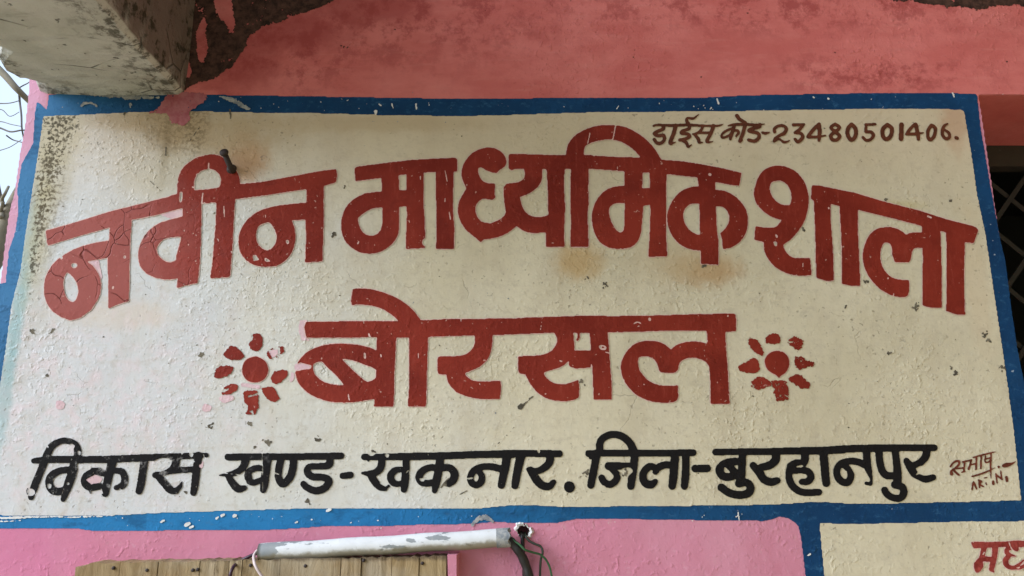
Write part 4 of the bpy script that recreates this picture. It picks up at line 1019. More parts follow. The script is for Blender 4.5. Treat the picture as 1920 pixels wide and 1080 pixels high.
# brown school code, top right
BR = [M['brown']]
kw = dict(sig=0.7, rough=0.14, cell=2.5)
word("first brown word of the small code line at the top right", BR, (1215, 205, 1365, 285), [(T1, [
    ('S', [(95, 238), (150, 225), (320, 232), (500, 225), (700, 235), (860, 235), (940, 212)], [26, 28, 34, 34, 30, 26, 6]),
    ('S', [(205, 235), (215, 270), (150, 300), (105, 330), (150, 355), (215, 350), (225, 400), (190, 440), (140, 442), (105, 400)], 42),
    ('S', [(362, 235), (335, 330), (295, 440), (335, 440), (365, 428)], [50, 48, 46, 20, 8]),
    ('S', [(525, 235), (520, 270), (440, 300), (430, 325), (510, 335), (525, 370), (450, 400), (410, 405)], 40),
    ('S', [(440, 410), (490, 440), (510, 488), (550, 465)], [36, 40, 30, 16]),
    ('S', [(510, 210), (490, 165), (510, 140), (560, 150), (600, 130), (645, 90)], [46, 36, 26, 30, 22, 4]),
    ('S', [(690, 240), (655, 300), (600, 330), (565, 335)], [34, 36, 30, 20]), ('S', [(590, 345), (630, 390), (645, 435), (690, 432)], [34, 44, 36, 8]),
    ('S', [(640, 320), (770, 318)], 28), ('S', [(815, 235), (780, 330), (735, 420), (780, 430), (820, 415)], [46, 44, 42, 18, 6])])], 0.7, **kw)
word("second brown word of the small code line", BR, (1345, 205, 1450, 285), [(T1, [
    ('S', [(990, 235), (1070, 220), (1200, 218), (1320, 225), (1425, 213)], [16, 34, 36, 34, 12]),
    ('S', [(1095, 115), (1130, 160), (1200, 192)], [48, 44, 28]),
    ('S', [(1065, 230), (1045, 300), (1015, 395)], [40, 40, 36]), ('S', [(1045, 265), (960, 300), (910, 350), (930, 378), (1000, 350), (1040, 305), (1100, 292), (1115, 320), (1085, 360)], [28, 32, 30, 30, 28, 28, 30, 32, 26]),
    ('S', [(1195, 220), (1165, 330), (1130, 420), (1165, 405)], [46, 44, 40, 8]),
    ('S', [(1370, 220), (1360, 250), (1260, 275), (1240, 300), (1340, 322), (1360, 370), (1310, 418), (1235, 405)], [42, 42, 38, 38, 42, 44, 44, 40]),
    ('S', [(1400, 318), (1440, 325), (1490, 312)], [30, 34, 12])])], 0.7, **kw)
word("brown painted code number in the top right corner", BR, (1440, 205, 1815, 285), [(T1, [
    ('S', [(1545, 310), (1545, 270), (1590, 238), (1650, 235), (1685, 268), (1665, 320), (1610, 350), (1555, 385), (1538, 420)], [38, 38, 34, 36, 42, 46, 38, 34, 30]), ('S', [(1540, 420), (1600, 395), (1650, 428), (1690, 428), (1735, 405)], [36, 26, 34, 26, 6]),
    ('S', [(1770, 225), (1850, 222), (1900, 215)], [38, 34, 24]), ('S', [(1890, 225), (1850, 275), (1790, 318)], 36), ('S', [(1800, 318), (1865, 330), (1880, 380), (1825, 428), (1790, 395)], [36, 40, 44, 42, 36])]), (T2, [
    ('S', [(145, 200), (80, 270), (25, 340)], [34, 42, 38]), ('S', [(22, 345), (120, 345), (225, 330)], [36, 32, 16]), ('S', [(148, 205), (155, 290), (150, 385)], [46, 46, 34]),
    ('S', [(330, 203), (282, 240), (330, 280), (378, 240), (330, 203)], 38), ('S', [(330, 290), (280, 330), (300, 378), (350, 378), (380, 335), (330, 290)], 40),
    ('S', [(515, 205), (475, 250), (470, 320), (510, 380), (555, 340), (560, 260), (515, 205)], 46),
    ('S', [(670, 208), (780, 203)], 30), ('S', [(678, 210), (672, 280)], 32), ('S', [(670, 288), (735, 292), (758, 330), (730, 372), (680, 385), (640, 350)], [30, 38, 40, 36, 34, 32]),
    ('S', [(915, 210), (865, 260), (868, 340), (910, 372), (955, 330), (965, 250), (915, 210)], 46),
    ('S', [(1075, 208), (1070, 368)], 52),
    ('S', [(1220, 205), (1170, 260), (1135, 310)], [34, 38, 34]), ('S', [(1130, 315), (1230, 312), (1325, 300)], [34, 34, 12]), ('S', [(1235, 205), (1255, 300), (1265, 372)], [42, 46, 38]),
    ('S', [(1410, 215), (1375, 270), (1370, 340), (1395, 378), (1440, 340), (1455, 250), (1410, 215)], 40),
    ('S', [(1592, 197), (1548, 230), (1532, 310), (1570, 365), (1612, 350), (1605, 300), (1550, 262)], [20, 36, 38, 38, 38, 34, 26]),
    ('S', [(1688, 355), (1700, 360)], 40)])], 0.7, **kw)

# black bottom line
BK = [M['black']]
kw = dict(sig=0.9, rough=0.15, cell=3.5)
word("leftmost black word of the bottom line, scuffed and flaking", BK, (45, 815, 400, 945), [(B1, [
    ('S', [(130, 342), (300, 328), (600, 330), (900, 325), (1200, 312), (1500, 300), (1700, 292), (1855, 285)], [52, 72, 72, 72, 72, 66, 60, 46]),
    ('S', [(240, 340), (190, 470), (130, 620), (105, 705)], [80, 75, 78, 60]), ('S', [(260, 290), (310, 200), (400, 145), (480, 145), (550, 185), (572, 260), (560, 330)], [76, 72, 62, 62, 70, 76, 75]),
    ('S', [(545, 330), (520, 450), (465, 610), (425, 728)], [85, 92, 85, 50]), ('S', [(500, 430), (400, 440), (310, 490), (285, 560), (320, 635), (400, 645), (480, 600)], [60, 70, 75, 80, 80, 75, 60]),
    ('-C', [(85, 620), (125, 625), (145, 660), (120, 690), (75, 685), (70, 650)]), ('S', [(62, 640), (75, 610)], 10), ('S', [(60, 640), (70, 685)], 8), ('-C', [(270, 570), (305, 575), (305, 610), (275, 620)]), ('-C', [(470, 200), (510, 170), (540, 195), (510, 240), (475, 240)]), ('-C', [(460, 560), (485, 558), (485, 582), (462, 582)]), ('-C', [(570, 240), (600, 250), (595, 285), (572, 280)]), ('-L', [(360, 305), (355, 360)], 6), ('-C', [(312, 660), (330, 650), (330, 670)]), ('-L', [(430, 625), (410, 680)], 8),
    ('-C', [(565, 380), (590, 370), (590, 430), (575, 440)]),
    ('S', [(920, 340), (890, 450), (860, 580), (845, 668)], [90, 85, 80, 70]), ('S', [(860, 470), (740, 455), (665, 490), (640, 550), (690, 605), (800, 595)], [60, 75, 78, 78, 74, 64]), ('S', [(720, 432), (790, 430)], 44),
    ('-P', [(650, 530), (690, 505), (740, 480), (790, 490), (812, 515), (800, 550), (750, 545), (710, 580)]),
    ('S', [(940, 440), (1010, 450), (1040, 520), (1020, 585), (955, 610)], [60, 68, 72, 70, 52]), ('S', [(690, 640), (700, 665)], 18), ('-L', [(905, 610), (930, 560)], 16),
    ('S', [(1240, 320), (1220, 450), (1200, 580), (1182, 645)], [80, 78, 78, 68]),
    ('S', [(1555, 320), (1540, 395), (1490, 440), (1420, 468), (1340, 485)], [80, 78, 60, 50, 56]), ('S', [(1360, 480), (1430, 560), (1500, 635), (1555, 640)], [66, 76, 75, 60]), ('S', [(1550, 640), (1590, 600), (1615, 545)], [58, 44, 8]),
    ('S', [(1490, 445), (1620, 432), (1740, 428)], 60), ('S', [(1775, 290), (1755, 450), (1740, 580), (1725, 660)], [80, 78, 76, 66]),
    ('-C', [(1680, 270), (1725, 268), (1712, 305), (1690, 295)]), ('-S', [(1330, 350), (1400, 330), (1480, 325)], [10, 30, 20]), ('-L', [(1825, 275), (1835, 320)], 10), ('-C', [(1780, 385), (1805, 375), (1800, 405), (1785, 408)]), ('-L', [(1790, 520), (1800, 560)], 14), ('-L', [(805, 620), (820, 670)], 10)])], 0.8,
    holes=[(90, 0.4, 1.4)], dry=0.05, **kw)
word("second black word of the bottom line, with its dash", BK, (400, 840, 672, 935), [(B2, [
    ('S', [(245, 238), (500, 232), (800, 232), (1200, 230), (1600, 222)], [84, 84, 80, 82, 80]),
    ('S', [(460, 240), (440, 330), (380, 400), (280, 440), (140, 455)], [95, 92, 80, 66, 14]), ('S', [(240, 450), (300, 550), (370, 618), (445, 605)], [70, 88, 92, 62]),
    ('S', [(660, 370), (560, 375), (490, 430), (500, 520), (560, 542), (660, 500)], [70, 78, 88, 84, 74, 60]), ('-C', [(530, 430), (580, 420), (630, 430), (630, 470), (580, 490), (535, 475)]),
    ('S', [(720, 240), (700, 400), (680, 550), (668, 630)], [105, 100, 100, 78]), ('-L', [(655, 195), (662, 455)], 9), ('-L', [(662, 530), (662, 650)], 9), ('-L', [(200, 430), (420, 450)], 8), ('-L', [(585, 205), (587, 265)], 6), ('-L', [(665, 460), (740, 465)], 6),
    ('S', [(880, 260), (858, 360), (850, 480), (900, 560), (980, 490), (1020, 380), (1030, 250)], [90, 88, 88, 88, 95, 92, 92]), ('-L', [(810, 430), (855, 445)], 14), ('-L', [(1000, 430), (1040, 440)], 5), ('-L', [(928, 240), (930, 280)], 6),
    ('S', [(1465, 240), (1455, 330), (1340, 348), (1225, 352), (1195, 410), (1250, 470), (1400, 482), (1455, 530), (1400, 610), (1290, 640), (1190, 600), (1150, 560)], [90, 85, 80, 76, 85, 88, 85, 90, 90, 88, 82, 78]),
    ('-S', [(1240, 490), (1380, 485), (1430, 520), (1480, 550)], 5), ('-L', [(1230, 360), (1400, 350)], 4),
    ('S', [(1620, 462), (1710, 452)], [78, 84])])], 0.8, holes=[(30, 0.4, 1.0)], **kw)
word("middle black word of the bottom line, ending in a full stop", BK, (668, 832, 1085, 935), [(B3, [
    ('S', [(150, 172), (400, 170), (700, 165), (1000, 160), (1300, 150), (1600, 140), (1920, 140)], [78, 80, 88, 88, 88, 88, 92]), ('-C', [(185, 80), (280, 80), (290, 120), (250, 158), (205, 150), (185, 120)]), ('-C', [(395, 140), (445, 140), (440, 175), (410, 175)]),
    ('S', [(195, 190), (200, 215)], 30),
    ('S', [(360, 190), (350, 290), (300, 350), (220, 372), (130, 365)], [90, 90, 88, 74, 36]), ('S', [(215, 370), (270, 460), (340, 535), (405, 555)], [78, 92, 78, 50]), ('-C', [(330, 480), (400, 500), (395, 520), (350, 500)]), ('S', [(400, 560), (440, 520)], 34),
    ('S', [(620, 320), (520, 332), (465, 400), (490, 475), (560, 495), (640, 470)], [60, 78, 88, 82, 70, 64]),
    ('S', [(655, 180), (645, 350), (635, 480), (625, 565)], [85, 92, 95, 74]), ('-L', [(660, 355), (680, 335)], 14),
    ('S', [(1062, 180), (1040, 330), (1012, 480), (992, 575)], [95, 98, 98, 66]), ('S', [(1020, 302), (920, 302), (835, 350), (808, 420), (850, 480), (970, 482)], [82, 82, 88, 92, 86, 80]), ('S', [(1080, 302), (1175, 302), (1230, 370), (1215, 445), (1165, 490)], [84, 88, 98, 98, 84]),
    ('-C', [(810, 430), (870, 430), (860, 465), (825, 462)]), ('-P', [(1030, 560), (1085, 480), (1140, 470), (1135, 590), (1060, 600)]), ('-L', [(912, 155), (918, 140)], 12), ('-L', [(750, 160), (752, 180)], 8), ('-L', [(1180, 440), (1260, 380)], 3),
    ('S', [(1860, 150), (1840, 290), (1810, 420), (1792, 510)], [102, 102, 96, 90]), ('S', [(1800, 322), (1700, 292), (1580, 288), (1480, 322), (1424, 400), (1432, 475), (1490, 508), (1548, 470), (1558, 400), (1510, 330)], [90, 86, 82, 82, 82, 82, 80, 86, 80, 70]), ('-L', [(1395, 430), (1440, 425)], 20), ('-L', [(1590, 160), (1640, 115)], 4)]),
    (B4, [('S', [(0, 335), (300, 325), (600, 320), (800, 325), (950, 325)], [85, 88, 85, 88, 85]), ('-C', [(685, 285), (720, 285), (712, 318), (695, 310)]),
    ('S', [(495, 340), (460, 480), (435, 610), (418, 708)], [112, 102, 96, 88]),
    ('S', [(840, 330), (830, 430), (760, 500), (680, 530), (575, 510)], [102, 96, 88, 76, 46]), ('S', [(605, 520), (680, 640), (750, 705), (830, 715), (880, 665)], [88, 102, 96, 90, 66]), ('-L', [(850, 680), (875, 655)], 4),
    ('S', [(1070, 720), (1072, 726)], 130)])], 0.8, holes=[(50, 0.4, 1.0)], **kw)
word("short black word of the bottom line after the full stop, with its dash", BK, (1092, 802, 1345, 930), [(B5, [
    ('S', [(150, 322), (400, 318), (700, 318), (1000, 318), (1400, 312)], [85, 80, 80, 80, 84]), ('S', [(165, 340), (170, 375)], 40),
    ('S', [(245, 330), (225, 450), (200, 580), (175, 702)], [97, 94, 94, 88]), ('S', [(285, 290), (285, 200), (330, 132), (430, 95), (540, 112), (630, 180), (680, 270), (698, 330)], [85, 88, 86, 88, 90, 92, 96, 96]),
    ('S', [(702, 330), (690, 480), (670, 600), (656, 715)], [97, 92, 98, 88]), ('S', [(690, 470), (550, 472), (390, 472)], [70, 88, 98]), ('S', [(390, 480), (440, 530), (490, 575), (478, 640), (410, 692), (340, 670), (305, 612)], [70, 60, 84, 86, 86, 86, 80]),
    ('-C', [(560, 500), (640, 490), (680, 530), (640, 580), (590, 620), (530, 590), (525, 545)]), ('-L', [(345, 720), (300, 705)], 16), ('-L', [(428, 490), (420, 545)], 4),
    ('S', [(1185, 330), (1175, 480), (1165, 600), (1150, 712)], [97, 102, 102, 92]), ('S', [(1130, 460), (1050, 462), (985, 492), (950, 545)], [84, 88, 88, 68]), ('S', [(950, 492), (880, 478), (815, 540), (800, 610), (832, 678), (900, 695), (950, 655)], [74, 88, 92, 92, 96, 96, 64]),
    ('S', [(1315, 330), (1312, 480), (1308, 600), (1296, 715)], [90, 90, 96, 86]),
    ('S', [(1425, 502), (1570, 500)], [90, 92])])], 0.8, holes=[(12, 0.4, 0.9)], **kw)
word("long black word at the right end of the bottom line", BK, (1325, 828, 1765, 945), [(B6, [
    ('S', [(155, 278), (500, 272), (900, 270), (1200, 262), (1600, 258), (1920, 245)], [95, 90, 95, 100, 105, 105]),
    ('S', [(530, 290), (520, 450), (512, 600), (490, 690)], [105, 110, 115, 110]), ('S', [(500, 420), (400, 408), (280, 442), (210, 520), (252, 608), (350, 620), (460, 590)], [110, 102, 112, 116, 112, 112, 100]), ('S', [(330, 430), (450, 560)], 130),
    ('-P', [(280, 480), (355, 560), (310, 566), (268, 530)]), ('-P', [(405, 465), (465, 455), (465, 528)]),
    ('S', [(478, 712), (590, 702), (640, 772), (600, 848), (470, 870), (340, 840), (235, 768)], [112, 106, 110, 115, 112, 108, 112]), ('-C', [(505, 800), (540, 755), (575, 755), (570, 790), (520, 818)]),
    ('S', [(985, 290), (985, 385), (900, 460), (780, 490)], [112, 116, 112, 100]), ('S', [(675, 465), (760, 560), (825, 655), (920, 692), (1005, 672)], [100, 112, 112, 112, 98]),
    ('S', [(1390, 290), (1390, 395), (1375, 465)], [112, 105, 50]), ('S', [(1375, 422), (1270, 428), (1190, 470)], [80, 100, 100]), ('S', [(1190, 545), (1330, 530), (1430, 545), (1475, 620), (1430, 682), (1350, 690)], [80, 90, 95, 98, 98, 88]), ('S', [(1190, 470), (1168, 600), (1200, 720), (1290, 808), (1400, 838), (1580, 832)], [98, 98, 102, 98, 96, 96]),
    ('-P', [(1265, 492), (1280, 470), (1355, 455), (1372, 470), (1370, 486)]), ('-L', [(1515, 250), (1528, 225)], 5),
    ('S', [(1645, 290), (1660, 450), (1672, 600), (1685, 708)], [116, 116, 116, 108])]), (B7, [
    ('S', [(0, 250), (400, 225), (800, 218), (1200, 212), (1515, 215)], [100, 100, 100, 95, 92]),
    ('S', [(600, 240), (610, 400), (632, 550), (650, 695)], [105, 102, 95, 66]), ('S', [(580, 445), (480, 402), (370, 394), (262, 425), (205, 500), (210, 600), (272, 670), (350, 678), (390, 600), (370, 520), (300, 450)], [95, 95, 92, 92, 95, 98, 98, 95, 94, 84, 84]), ('S', [(600, 690), (650, 700)], 50),
    ('-P', [(555, 515), (580, 515), (640, 620), (650, 660), (625, 680), (575, 640)]), ('-C', [(290, 520), (335, 530), (335, 555), (310, 560)]),
    ('S', [(765, 230), (780, 400), (812, 520), (880, 588), (985, 585)], [102, 102, 102, 102, 96]), ('S', [(985, 230), (1005, 400), (1020, 560), (1015, 690)], [95, 102, 112, 116]), ('S', [(980, 712), (1080, 742), (1102, 820), (1058, 888), (970, 890), (882, 842), (845, 782)], [100, 102, 102, 96, 92, 96, 90]),
    ('S', [(1410, 230), (1402, 320), (1335, 405), (1240, 450)], [112, 106, 98, 90]), ('S', [(1140, 390), (1190, 470), (1245, 562), (1320, 612), (1400, 636), (1500, 612)], [86, 112, 100, 82, 95, 84]), ('-P', [(1255, 590), (1290, 540), (1285, 480), (1330, 455), (1365, 470), (1350, 520), (1330, 560)])])], 0.8, holes=[(20, 0.4, 0.9)], **kw)
sg = [(B8, [
    ('S', [(225, 480), (290, 400), (385, 368), (400, 430), (330, 510), (245, 570), (245, 630)], [40, 40, 46, 46, 46, 44, 70]), ('S', [(300, 570), (350, 620), (390, 650)], 44), ('S', [(350, 525), (490, 510)], 30), ('S', [(470, 390), (650, 350)], 36), ('S', [(510, 400), (490, 590)], 38), ('S', [(450, 600), (520, 580)], 26),
    ('S', [(640, 360), (620, 450), (590, 530)], [38, 40, 50]), ('S', [(620, 450), (750, 420)], 30), ('S', [(680, 300), (900, 240), (1125, 185)], [26, 34, 20]), ('S', [(750, 290), (740, 540)], 36), ('S', [(845, 270), (835, 520)], 38), ('S', [(930, 270), (925, 390), (990, 390), (1040, 340)], 32), ('S', [(940, 330), (1010, 310)], 30), ('S', [(1045, 220), (1035, 480), (1045, 720)], [34, 38, 22]),
    ('S', [(660, 685), (900, 610), (1130, 505)], [34, 36, 12]), ('S', [(1195, 490), (1197, 493)], 52), ('S', [(1290, 470), (1360, 450), (1450, 430), (1545, 380)], [60, 90, 50, 12]),
    ('S', [(660, 950), (690, 800), (750, 935)], [34, 36, 36]), ('L', [(690, 790), (745, 930)], 32), ('S', [(800, 760), (810, 910)], 34), ('S', [(790, 760), (850, 780), (820, 840), (890, 890)], 32), ('S', [(900, 715), (965, 705)], 20), ('S', [(940, 810), (950, 850)], 26), ('S', [(1085, 790), (1090, 830)], 56), ('S', [(1140, 630), (1165, 810)], 32), ('S', [(1145, 650), (1265, 740)], 38), ('S', [(1240, 575), (1260, 740)], 30), ('S', [(1355, 700), (1365, 770)], 58)])]
word("small slanting rust brown painter's signature at the lower right", [M['sig']], (1775, 842, 1910, 925), sg, 0.6, sig=0.6, rough=0.14, cell=2)

# ------------------------------------------------------------------ second sign, cut by the lower right corner
sign2 = tag(empty("painted_sign", on_wall(1750, 1080)), "smaller cream painted notice with crimson lettering, below the right end of the large sign", "sign")
b2 = Paint((1480, 940, 2440, 1400), 1.5)
b2.poly([(1495, 980), (1540, 980), (1545, 1078), (1590, 1410), (1556, 1410), (1510, 1078), (1502, 1010)])
b2.poly([(1985, 950), (2396, 945), (2436, 945), (2436, 1390), (2396, 1390), (2396, 984), (1985, 984)])
paint_obj("border", b2, [M['blue']], sign2, Y_B - 0.0003, sig=1.2, rough=0.14, cell=4)
p2 = Paint((1500, 965, 2420, 1400), 1.5)
p2.poly([(1536, 981), (1555, 981), (1572, 983), (1700, 980.5), (1780, 978.5), (1820, 977), (1870, 977.5), (1990, 976), (2400, 974), (2400, 1400), (1583, 1400), (1545, 1078)])
paint_obj("panel", p2, [M['cream2']], sign2, Y_C, sig=1.2, rough=0.16, cell=3.5)
word("crimson word cut off by the lower right corner", [M['red2'], M['rim']], (1812, 1008, 1990, 1082), [(B9, [
    ('P', [(225, 320), (290, 300), (620, 312), (900, 305), (1080, 298), (1200, 280), (1440, 285), (2100, 270), (2100, 400), (1440, 420), (1320, 430), (1100, 425), (900, 425), (560, 440), (430, 445), (310, 460), (270, 420)]),
    ('S', [(525, 430), (495, 560), (460, 690), (400, 760)], [120, 115, 120, 130]), ('S', [(480, 690), (700, 700)], 120), ('S', [(400, 830), (385, 900), (370, 960)], [220, 170, 90]), ('S', [(775, 430), (760, 600), (720, 780), (690, 920)], [140, 125, 130, 110]), ('S', [(660, 920), (740, 985)], [60, 30]),
    ('S', [(1250, 470), (1180, 440), (1060, 460), (1030, 540), (1100, 600), (1240, 630)], [110, 90, 100, 100, 80, 20]), ('S', [(1100, 600), (1010, 720), (1040, 840), (1170, 890), (1300, 820), (1400, 730)], [90, 130, 110, 90, 60, 30]), ('S', [(1180, 900), (1320, 890), (1440, 840)], [70, 80, 80]),
    ('S', [(1440, 720), (1560, 620), (1560, 420)], [60, 110, 110]), ('S', [(1440, 840), (1600, 780), (1720, 760)], 90), ('S', [(1750, 400), (1740, 980)], 130),
    ('-L', [(1080, 320), (1120, 430)], 22), ('-L', [(1120, 430), (1190, 540)], 24), ('-C', [(265, 320), (295, 318), (285, 345)]), ('-L', [(500, 590), (530, 540)], 30), ('-C', [(1230, 890), (1330, 870), (1300, 905)])])], 0.7, parent=sign2, rim=0.24, sig=0.8, rough=0.22, cell=2.5, dry=0.06)

# ------------------------------------------------------------------ things on the wall
def tube(mb, pts, rads, n=10, cap=True):
    pts = [Vector(p) for p in pts]
    base = len(mb.v)
    prev = None
    for i, p in enumerate(pts):
        d = (pts[min(i + 1, len(pts) - 1)] - pts[max(i - 1, 0)]).normalized()
        if prev is None:
            u = d.orthogonal().normalized()
        else:
            u = (prev - d * prev.dot(d)).normalized()
        prev = u
        v = d.cross(u)
        r = rads[i] if isinstance(rads, (list, tuple)) else rads
        for k in range(n):
            a = 2 * math.pi * k / n
            mb.v.append(tuple(p + (u * math.cos(a) + v * math.sin(a)) * r))
    for i in range(len(pts) - 1):
        for k in range(n):
            a = base + i * n + k; b = base + i * n + (k + 1) % n
            mb.f.append((a, b, b + n, a + n))
    if cap:
        mb.f.append(tuple(base + k for k in reversed(range(n))))
        mb.f.append(tuple(base + (len(pts) - 1) * n + k for k in range(n)))

def wire(name, pix, rad_px, mat, label, cat, group=None, depth=None, sq=1.0):
    """a cable along traced points (px, py, depth in front of wall in m)"""
    pix = list(pix) + [(pix[-1][0] + 4, 1500, pix[-1][2])]
    P = [on_wall(x, y, -z) for x, y, z in pix]
    Q = catmull([tuple(p) for p in P], False, 8)
    mb = MB()
    r = rad_px * DW / F
    tube(mb, [Vector(q) for q in Q], [r * (1 + 0.05 * math.sin(i * 0.9)) for i in range(len(Q))], 10)
    o = mb.obj(name, mat, None, True)
    tag(o, label, cat, group or "loose wires under the large sign")
    return o

# bent nail in the sign
nb = MB()
p0 = on_wall(436, 319); p0.y = 0.01
p1_ = on_wall(434, 317, -0.014); p2_ = on_wall(428, 304, -0.024); p3_ = on_wall(422, 290, -0.030); p4_ = on_wall(420, 286, -0.036)
Q = catmull([tuple(p) for p in (p0, p1_, p2_, p3_, p4_)], False, 5)
tube(nb, [Vector(q) for q in Q], [0.0085 - 0.0018 * min(1, i / 6) for i in range(len(Q))], 14)
nail = nb.obj("nail", M['iron'], None, True)
tag(nail, "bent rusty nail with a round head sticking out above the arched red lettering", "nail")
hd = MB()
dirn = (p4_ - p3_).normalized()
c0 = p4_
tube(hd, [c0 - dirn * 0.004, c0 - dirn * 0.003, c0, c0 + dirn * 0.003, c0 + dirn * 0.005], [0.006, 0.0095, 0.0105, 0.0095, 0.004], 18)
hd.obj("nail_head", M['iron'], nail, True)
bl = MB()
tube(bl, [on_wall(435, 318, 0.002), on_wall(435, 318, -0.003), on_wall(435, 318, -0.008), on_wall(435, 318, -0.010)], [0.0125, 0.012, 0.008, 0.003], 16)
bl.obj("nail_base", M['iron'], nail, True)

# tube of peeling white paint under the sign
PA = on_wall(487, 1036.5, -0.030); PB = on_wall(951, 1008, -0.030)
axis = (PB - PA)
R = 0.0185
tb = MB()
segs = 60
pts = [PA + axis * (i / segs) + Vector((0, 0, 0.0008 * math.sin(i * 0.35))) for i in range(segs + 1)]
base = len(tb.v)
tube(tb, pts, [R * (1.0 + 0.008 * math.sin(i * 1.3)) for i in range(segs + 1)], 28, cap=False)
# open, thin walled ends
for end, sgn in ((0, 1), (segs, -1)):
    p = pts[end]; inn = p + axis.normalized() * sgn * 0.03
    tube(tb, [p, inn], [R * 0.9, R * 0.9], 28, cap=False)
    n = 28; b0 = len(tb.v) - 2 * n; o0 = base + end * n
    for k in range(n):
        tb.f.append((o0 + k, o0 + (k + 1) % n, b0 + (k + 1) % n, b0 + k))
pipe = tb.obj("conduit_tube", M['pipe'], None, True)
tag(pipe, "white tube with flaking paint fixed just under the blue border above the boards", "tube")
ec = MB()
for k in range(24):
    a0 = 2 * math.pi * k / 24; a1 = 2 * math.pi * (k + 1) / 24
    ax = axis.normalized(); u = Vector((0, 1, 0)); v = ax.cross(u)
    def pt(a, r, l): return PB + (u * math.cos(a) + v * math.sin(a)) * r + ax * l
    l0 = 0.003 * math.sin(5 * a0); l1 = 0.003 * math.sin(5 * a1)
    ec.add([pt(a0, R * 1.05, -0.022), pt(a1, R * 1.05, -0.022), pt(a1, R * 1.06, 0.004 + l1), pt(a0, R * 1.06, 0.004 + l0)], [(0, 1, 2, 3)])
    ec.add([pt(a0, R * 1.06, 0.004 + l0), pt(a1, R * 1.06, 0.004 + l1), pt(a1, R * 0.62, 0.006 + l1), pt(a0, R * 0.62, 0.006 + l0)], [(0, 1, 2, 3)])
ec.obj("end_collar", M['scrape'], pipe, True)

# cables
wire("cable", [(948, 1008, .03), (957, 1015, .032), (972, 1032, .033), (984, 1055, .03), (993, 1085, .03), (1003, 1130, .03)], 8.0, M['cable'], "thick black cable sagging from the right end of the white tube", "cable")
wire("cable", [(978, 1000, -.03), (979, 1004, .002), (980, 1018, .010), (981, 1034, .012), (983, 1055, .010), (983, 1085, .008), (984, 1130, .008)], 3.6, M['cable'], "thin black cable hanging straight down out of the hole in the wall", "cable")
wire("cable", [(952, 1007, .03), (960, 1011, .036), (974, 1021, .042), (985, 1031, .044), (1000, 1036, .036), (1015, 1041, .030), (1027, 1055, .026), (1034, 1078, .024), (1040, 1130, .024)], 1.9, M['green'], "bright green wire looping from the white tube's right end across the black cable", "cable")
wire("cable", [(984, 999, -.02), (986, 1006, .006), (992, 1014, .014), (1003, 1020, .018), (1014, 1025, .02), (1017.5, 1036, .022), (1014, 1050, .02), (1012.5, 1080, .018), (1012, 1130, .018)], 2.1, M['olive'], "dull dark green wire coming out of the hole and bending down", "cable")
wire("cable", [(494, 1031, .03), (484, 1036, .033), (466, 1044, .034), (447, 1054, .036), (435, 1068, .072), (431, 1090, .074), (430, 1130, .074)], 2.9, M['maroon'], "dark purple wire leaving the left end of the white tube", "cable")
wire("cable", [(492, 1028, .03), (482, 1033, .036), (476, 1043, .045), (478, 1058, .070), (486, 1073, .074), (496, 1090, .074), (505, 1130, .074)], 2.6, M['white'], "pale pinkish wire curling down from the left end of the white tube", "cable")

# boards under the tube: planks side by side behind a pink plastered edge
pl = empty("plank_panel", on_wall(495, 1200, -0.03))
tag(pl, "weathered brown plank boarding with old nail holes at the bottom left", "boards")
edges = [141, 226, 297, 375, 430, 455, 526, 640, 678, 735, 786, 838]
topy = lambda x: 1057 + (x - 141) * (1039 - 1057) / (850 - 141) * 0.8 + (6 if x < 160 else 0)
th = 0.050
for a, b in zip(edges[:-1], edges[1:]):
    m = MB()
    g = 0.7
    n = 6
    fr = []; bk = []
    for i in range(n + 1):
        x = a + g + (b - a - 2 * g) * i / n
        fr.append(on_wall(x, topy(x) + 1.2 * math.sin(x * 0.33) + rng.uniform(-1, 1), -th + rng.uniform(-.001, .001)))
    off = rng.uniform(-0.002, 0.002)
    for p in fr: p.y += off
    vs = []
    for p in fr: vs += [(p.x, p.y, p.z), (p.x, p.y, 1.2), (p.x, 0.002, p.z), (p.x, 0.002, 1.2)]
    fs = []
    for i in range(n):
        q = 4 * i
        fs += [(q, q + 1, q + 5, q + 4), (q, q + 4, q + 6, q + 2)]
    fs += [(0, 2, 3, 1), (4 * n, 4 * n + 1, 4 * n + 3, 4 * n + 2)]
    m.add(vs, fs)
    m.obj("plank", M['wood'], pl)
for x, y in ((213, 1065), (276, 1069), (362, 1069), (470, 1060), (573, 1061), (682, 1051), (792, 1056), (371, 1068)):
    m = MB()
    c = on_wall(x, y, -th)
    tube(m, [c + Vector((0, 0.004, 0)), c + Vector((0, -0.0022, 0)), c + Vector((0, -0.0028, 0))], [0.0036, 0.0034, 0.001], 10)
    m.obj("nail_head", M['iron'], pl, True)
m = MB()
zt_ = on_wall(848, 1040, -th).z
for k in range(14):
    z0 = zt_ - k * 0.05; z1 = zt_ - (k + 1) * 0.05
    j0 = 0.001 * math.sin(k * 2.1); j1 = 0.001 * math.sin((k + 1) * 2.1)
    xa = on_wall(839, 1040, -th).x; xb = on_wall(856, 1040, -th).x
    m.add([(xa + j0 * 3, -th - 0.004, z0), (xb + j0, -th - 0.003, z0), (xb + j1, -th - 0.003, z1), (xa + j1 * 3, -th - 0.004, z1), (xb + j0 + .004, 0.001, z0), (xb + j1 + .004, 0.001, z1), (xa + 3 * j0, 0.001, z0)],
          [(0, 3, 2, 1), (1, 2, 5, 4)] + ([(0, 1, 4, 6)] if k == 0 else []))
m.obj("plaster_edge", M['wall'], pl)

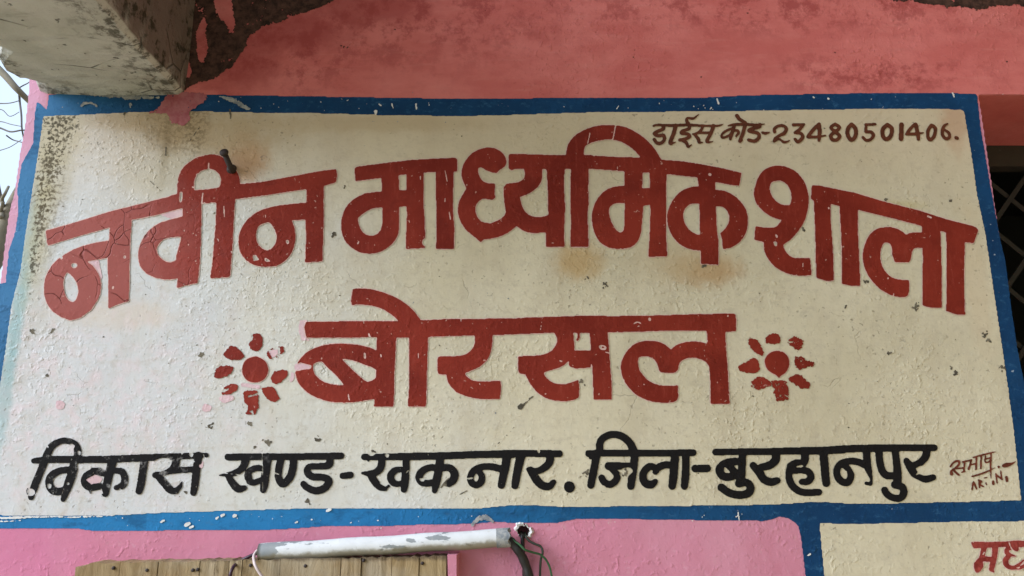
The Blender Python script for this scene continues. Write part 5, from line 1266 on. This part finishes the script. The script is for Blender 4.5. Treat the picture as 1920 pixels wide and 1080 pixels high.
# ------------------------------------------------------------------ bare tree beyond the left corner
tree = empty("bare_tree", (-4.6, 3.2, 0))
tag(tree, "leafless grey tree in the pale sky past the left edge of the wall", "tree")
def far(px, py, y): return on_wall(px, py, y)
tr = MB()
YT = 3.0
trunk = [Vector((-4.75, 3.1, 0)), far(-150, 760, YT), far(-60, 560, YT), far(-6, 470, YT), far(22, 400, YT), far(60, 330, YT), far(130, 240, YT), far(240, 120, YT)]
tube(tr, [Vector(q) for q in catmull([tuple(p) for p in trunk], False, 6)], [0.10 - 0.0019 * i for i in range(43)], 10)
tr.obj("trunk", M['bark'], tree, True)
branches = [
    ([(-160, 20), (-60, 80), (0, 132), (30, 165), (55, 190), (90, 225)], 0.024, 'bark'),
    ([(-120, 60), (-30, 98), (0, 110), (18, 118), (33, 133), (50, 140)], 0.009, 'twig'),
    ([(-20, 90), (0, 99), (12, 104), (18, 118)], 0.006, 'twig'),
    ([(36, 172), (37, 190), (40, 215), (41, 240), (45, 262)], 0.007, 'twig'),
    ([(-30, 192), (0, 194), (20, 193), (38, 188)], 0.004, 'twig'),
    ([(-30, 232), (0, 240), (20, 247), (42, 244), (60, 246)], 0.006, 'twig'),
    ([(-30, 232), (0, 228), (20, 233), (40, 237)], 0.003, 'twig'),
    ([(12, 254), (24, 262), (38, 266), (50, 270)], 0.004, 'twig'),
    ([(-30, 290), (0, 282), (20, 275), (40, 262)], 0.003, 'twig'),
    ([(34, 166), (44, 160), (52, 156), (60, 150)], 0.004, 'twig'),
    ([(2, 408), (6, 390), (4, 374), (10, 362), (16, 350)], 0.012, 'bark'),
    ([(-40, 470), (0, 405), (2, 395), (6, 378)], 0.014, 'bark'),
    ([(-20, 372), (0, 376), (4, 374)], 0.006, 'twig'),
    ([(12, 425), (4, 380), (-6, 330), (-20, 250)], 0.010, 'twig'),
    ([(-40, 215), (0, 205), (18, 218), (36, 210)], 0.003, 'twig'),
]
for pix, r, mt in branches:
    m = MB()
    yb = YT + rng.uniform(-0.3, 0.3)
    pp = [tuple(far(x, y, yb + 0.05 * math.sin(i * 1.7))) for i, (x, y) in enumerate(pix)]
    Q = [Vector(q) for q in catmull(pp, False, 6)]
    tube(m, Q, [r * (1.15 - 0.5 * i / len(Q)) for i in range(len(Q))], 8)
    m.obj("branch", M[mt], tree, True)
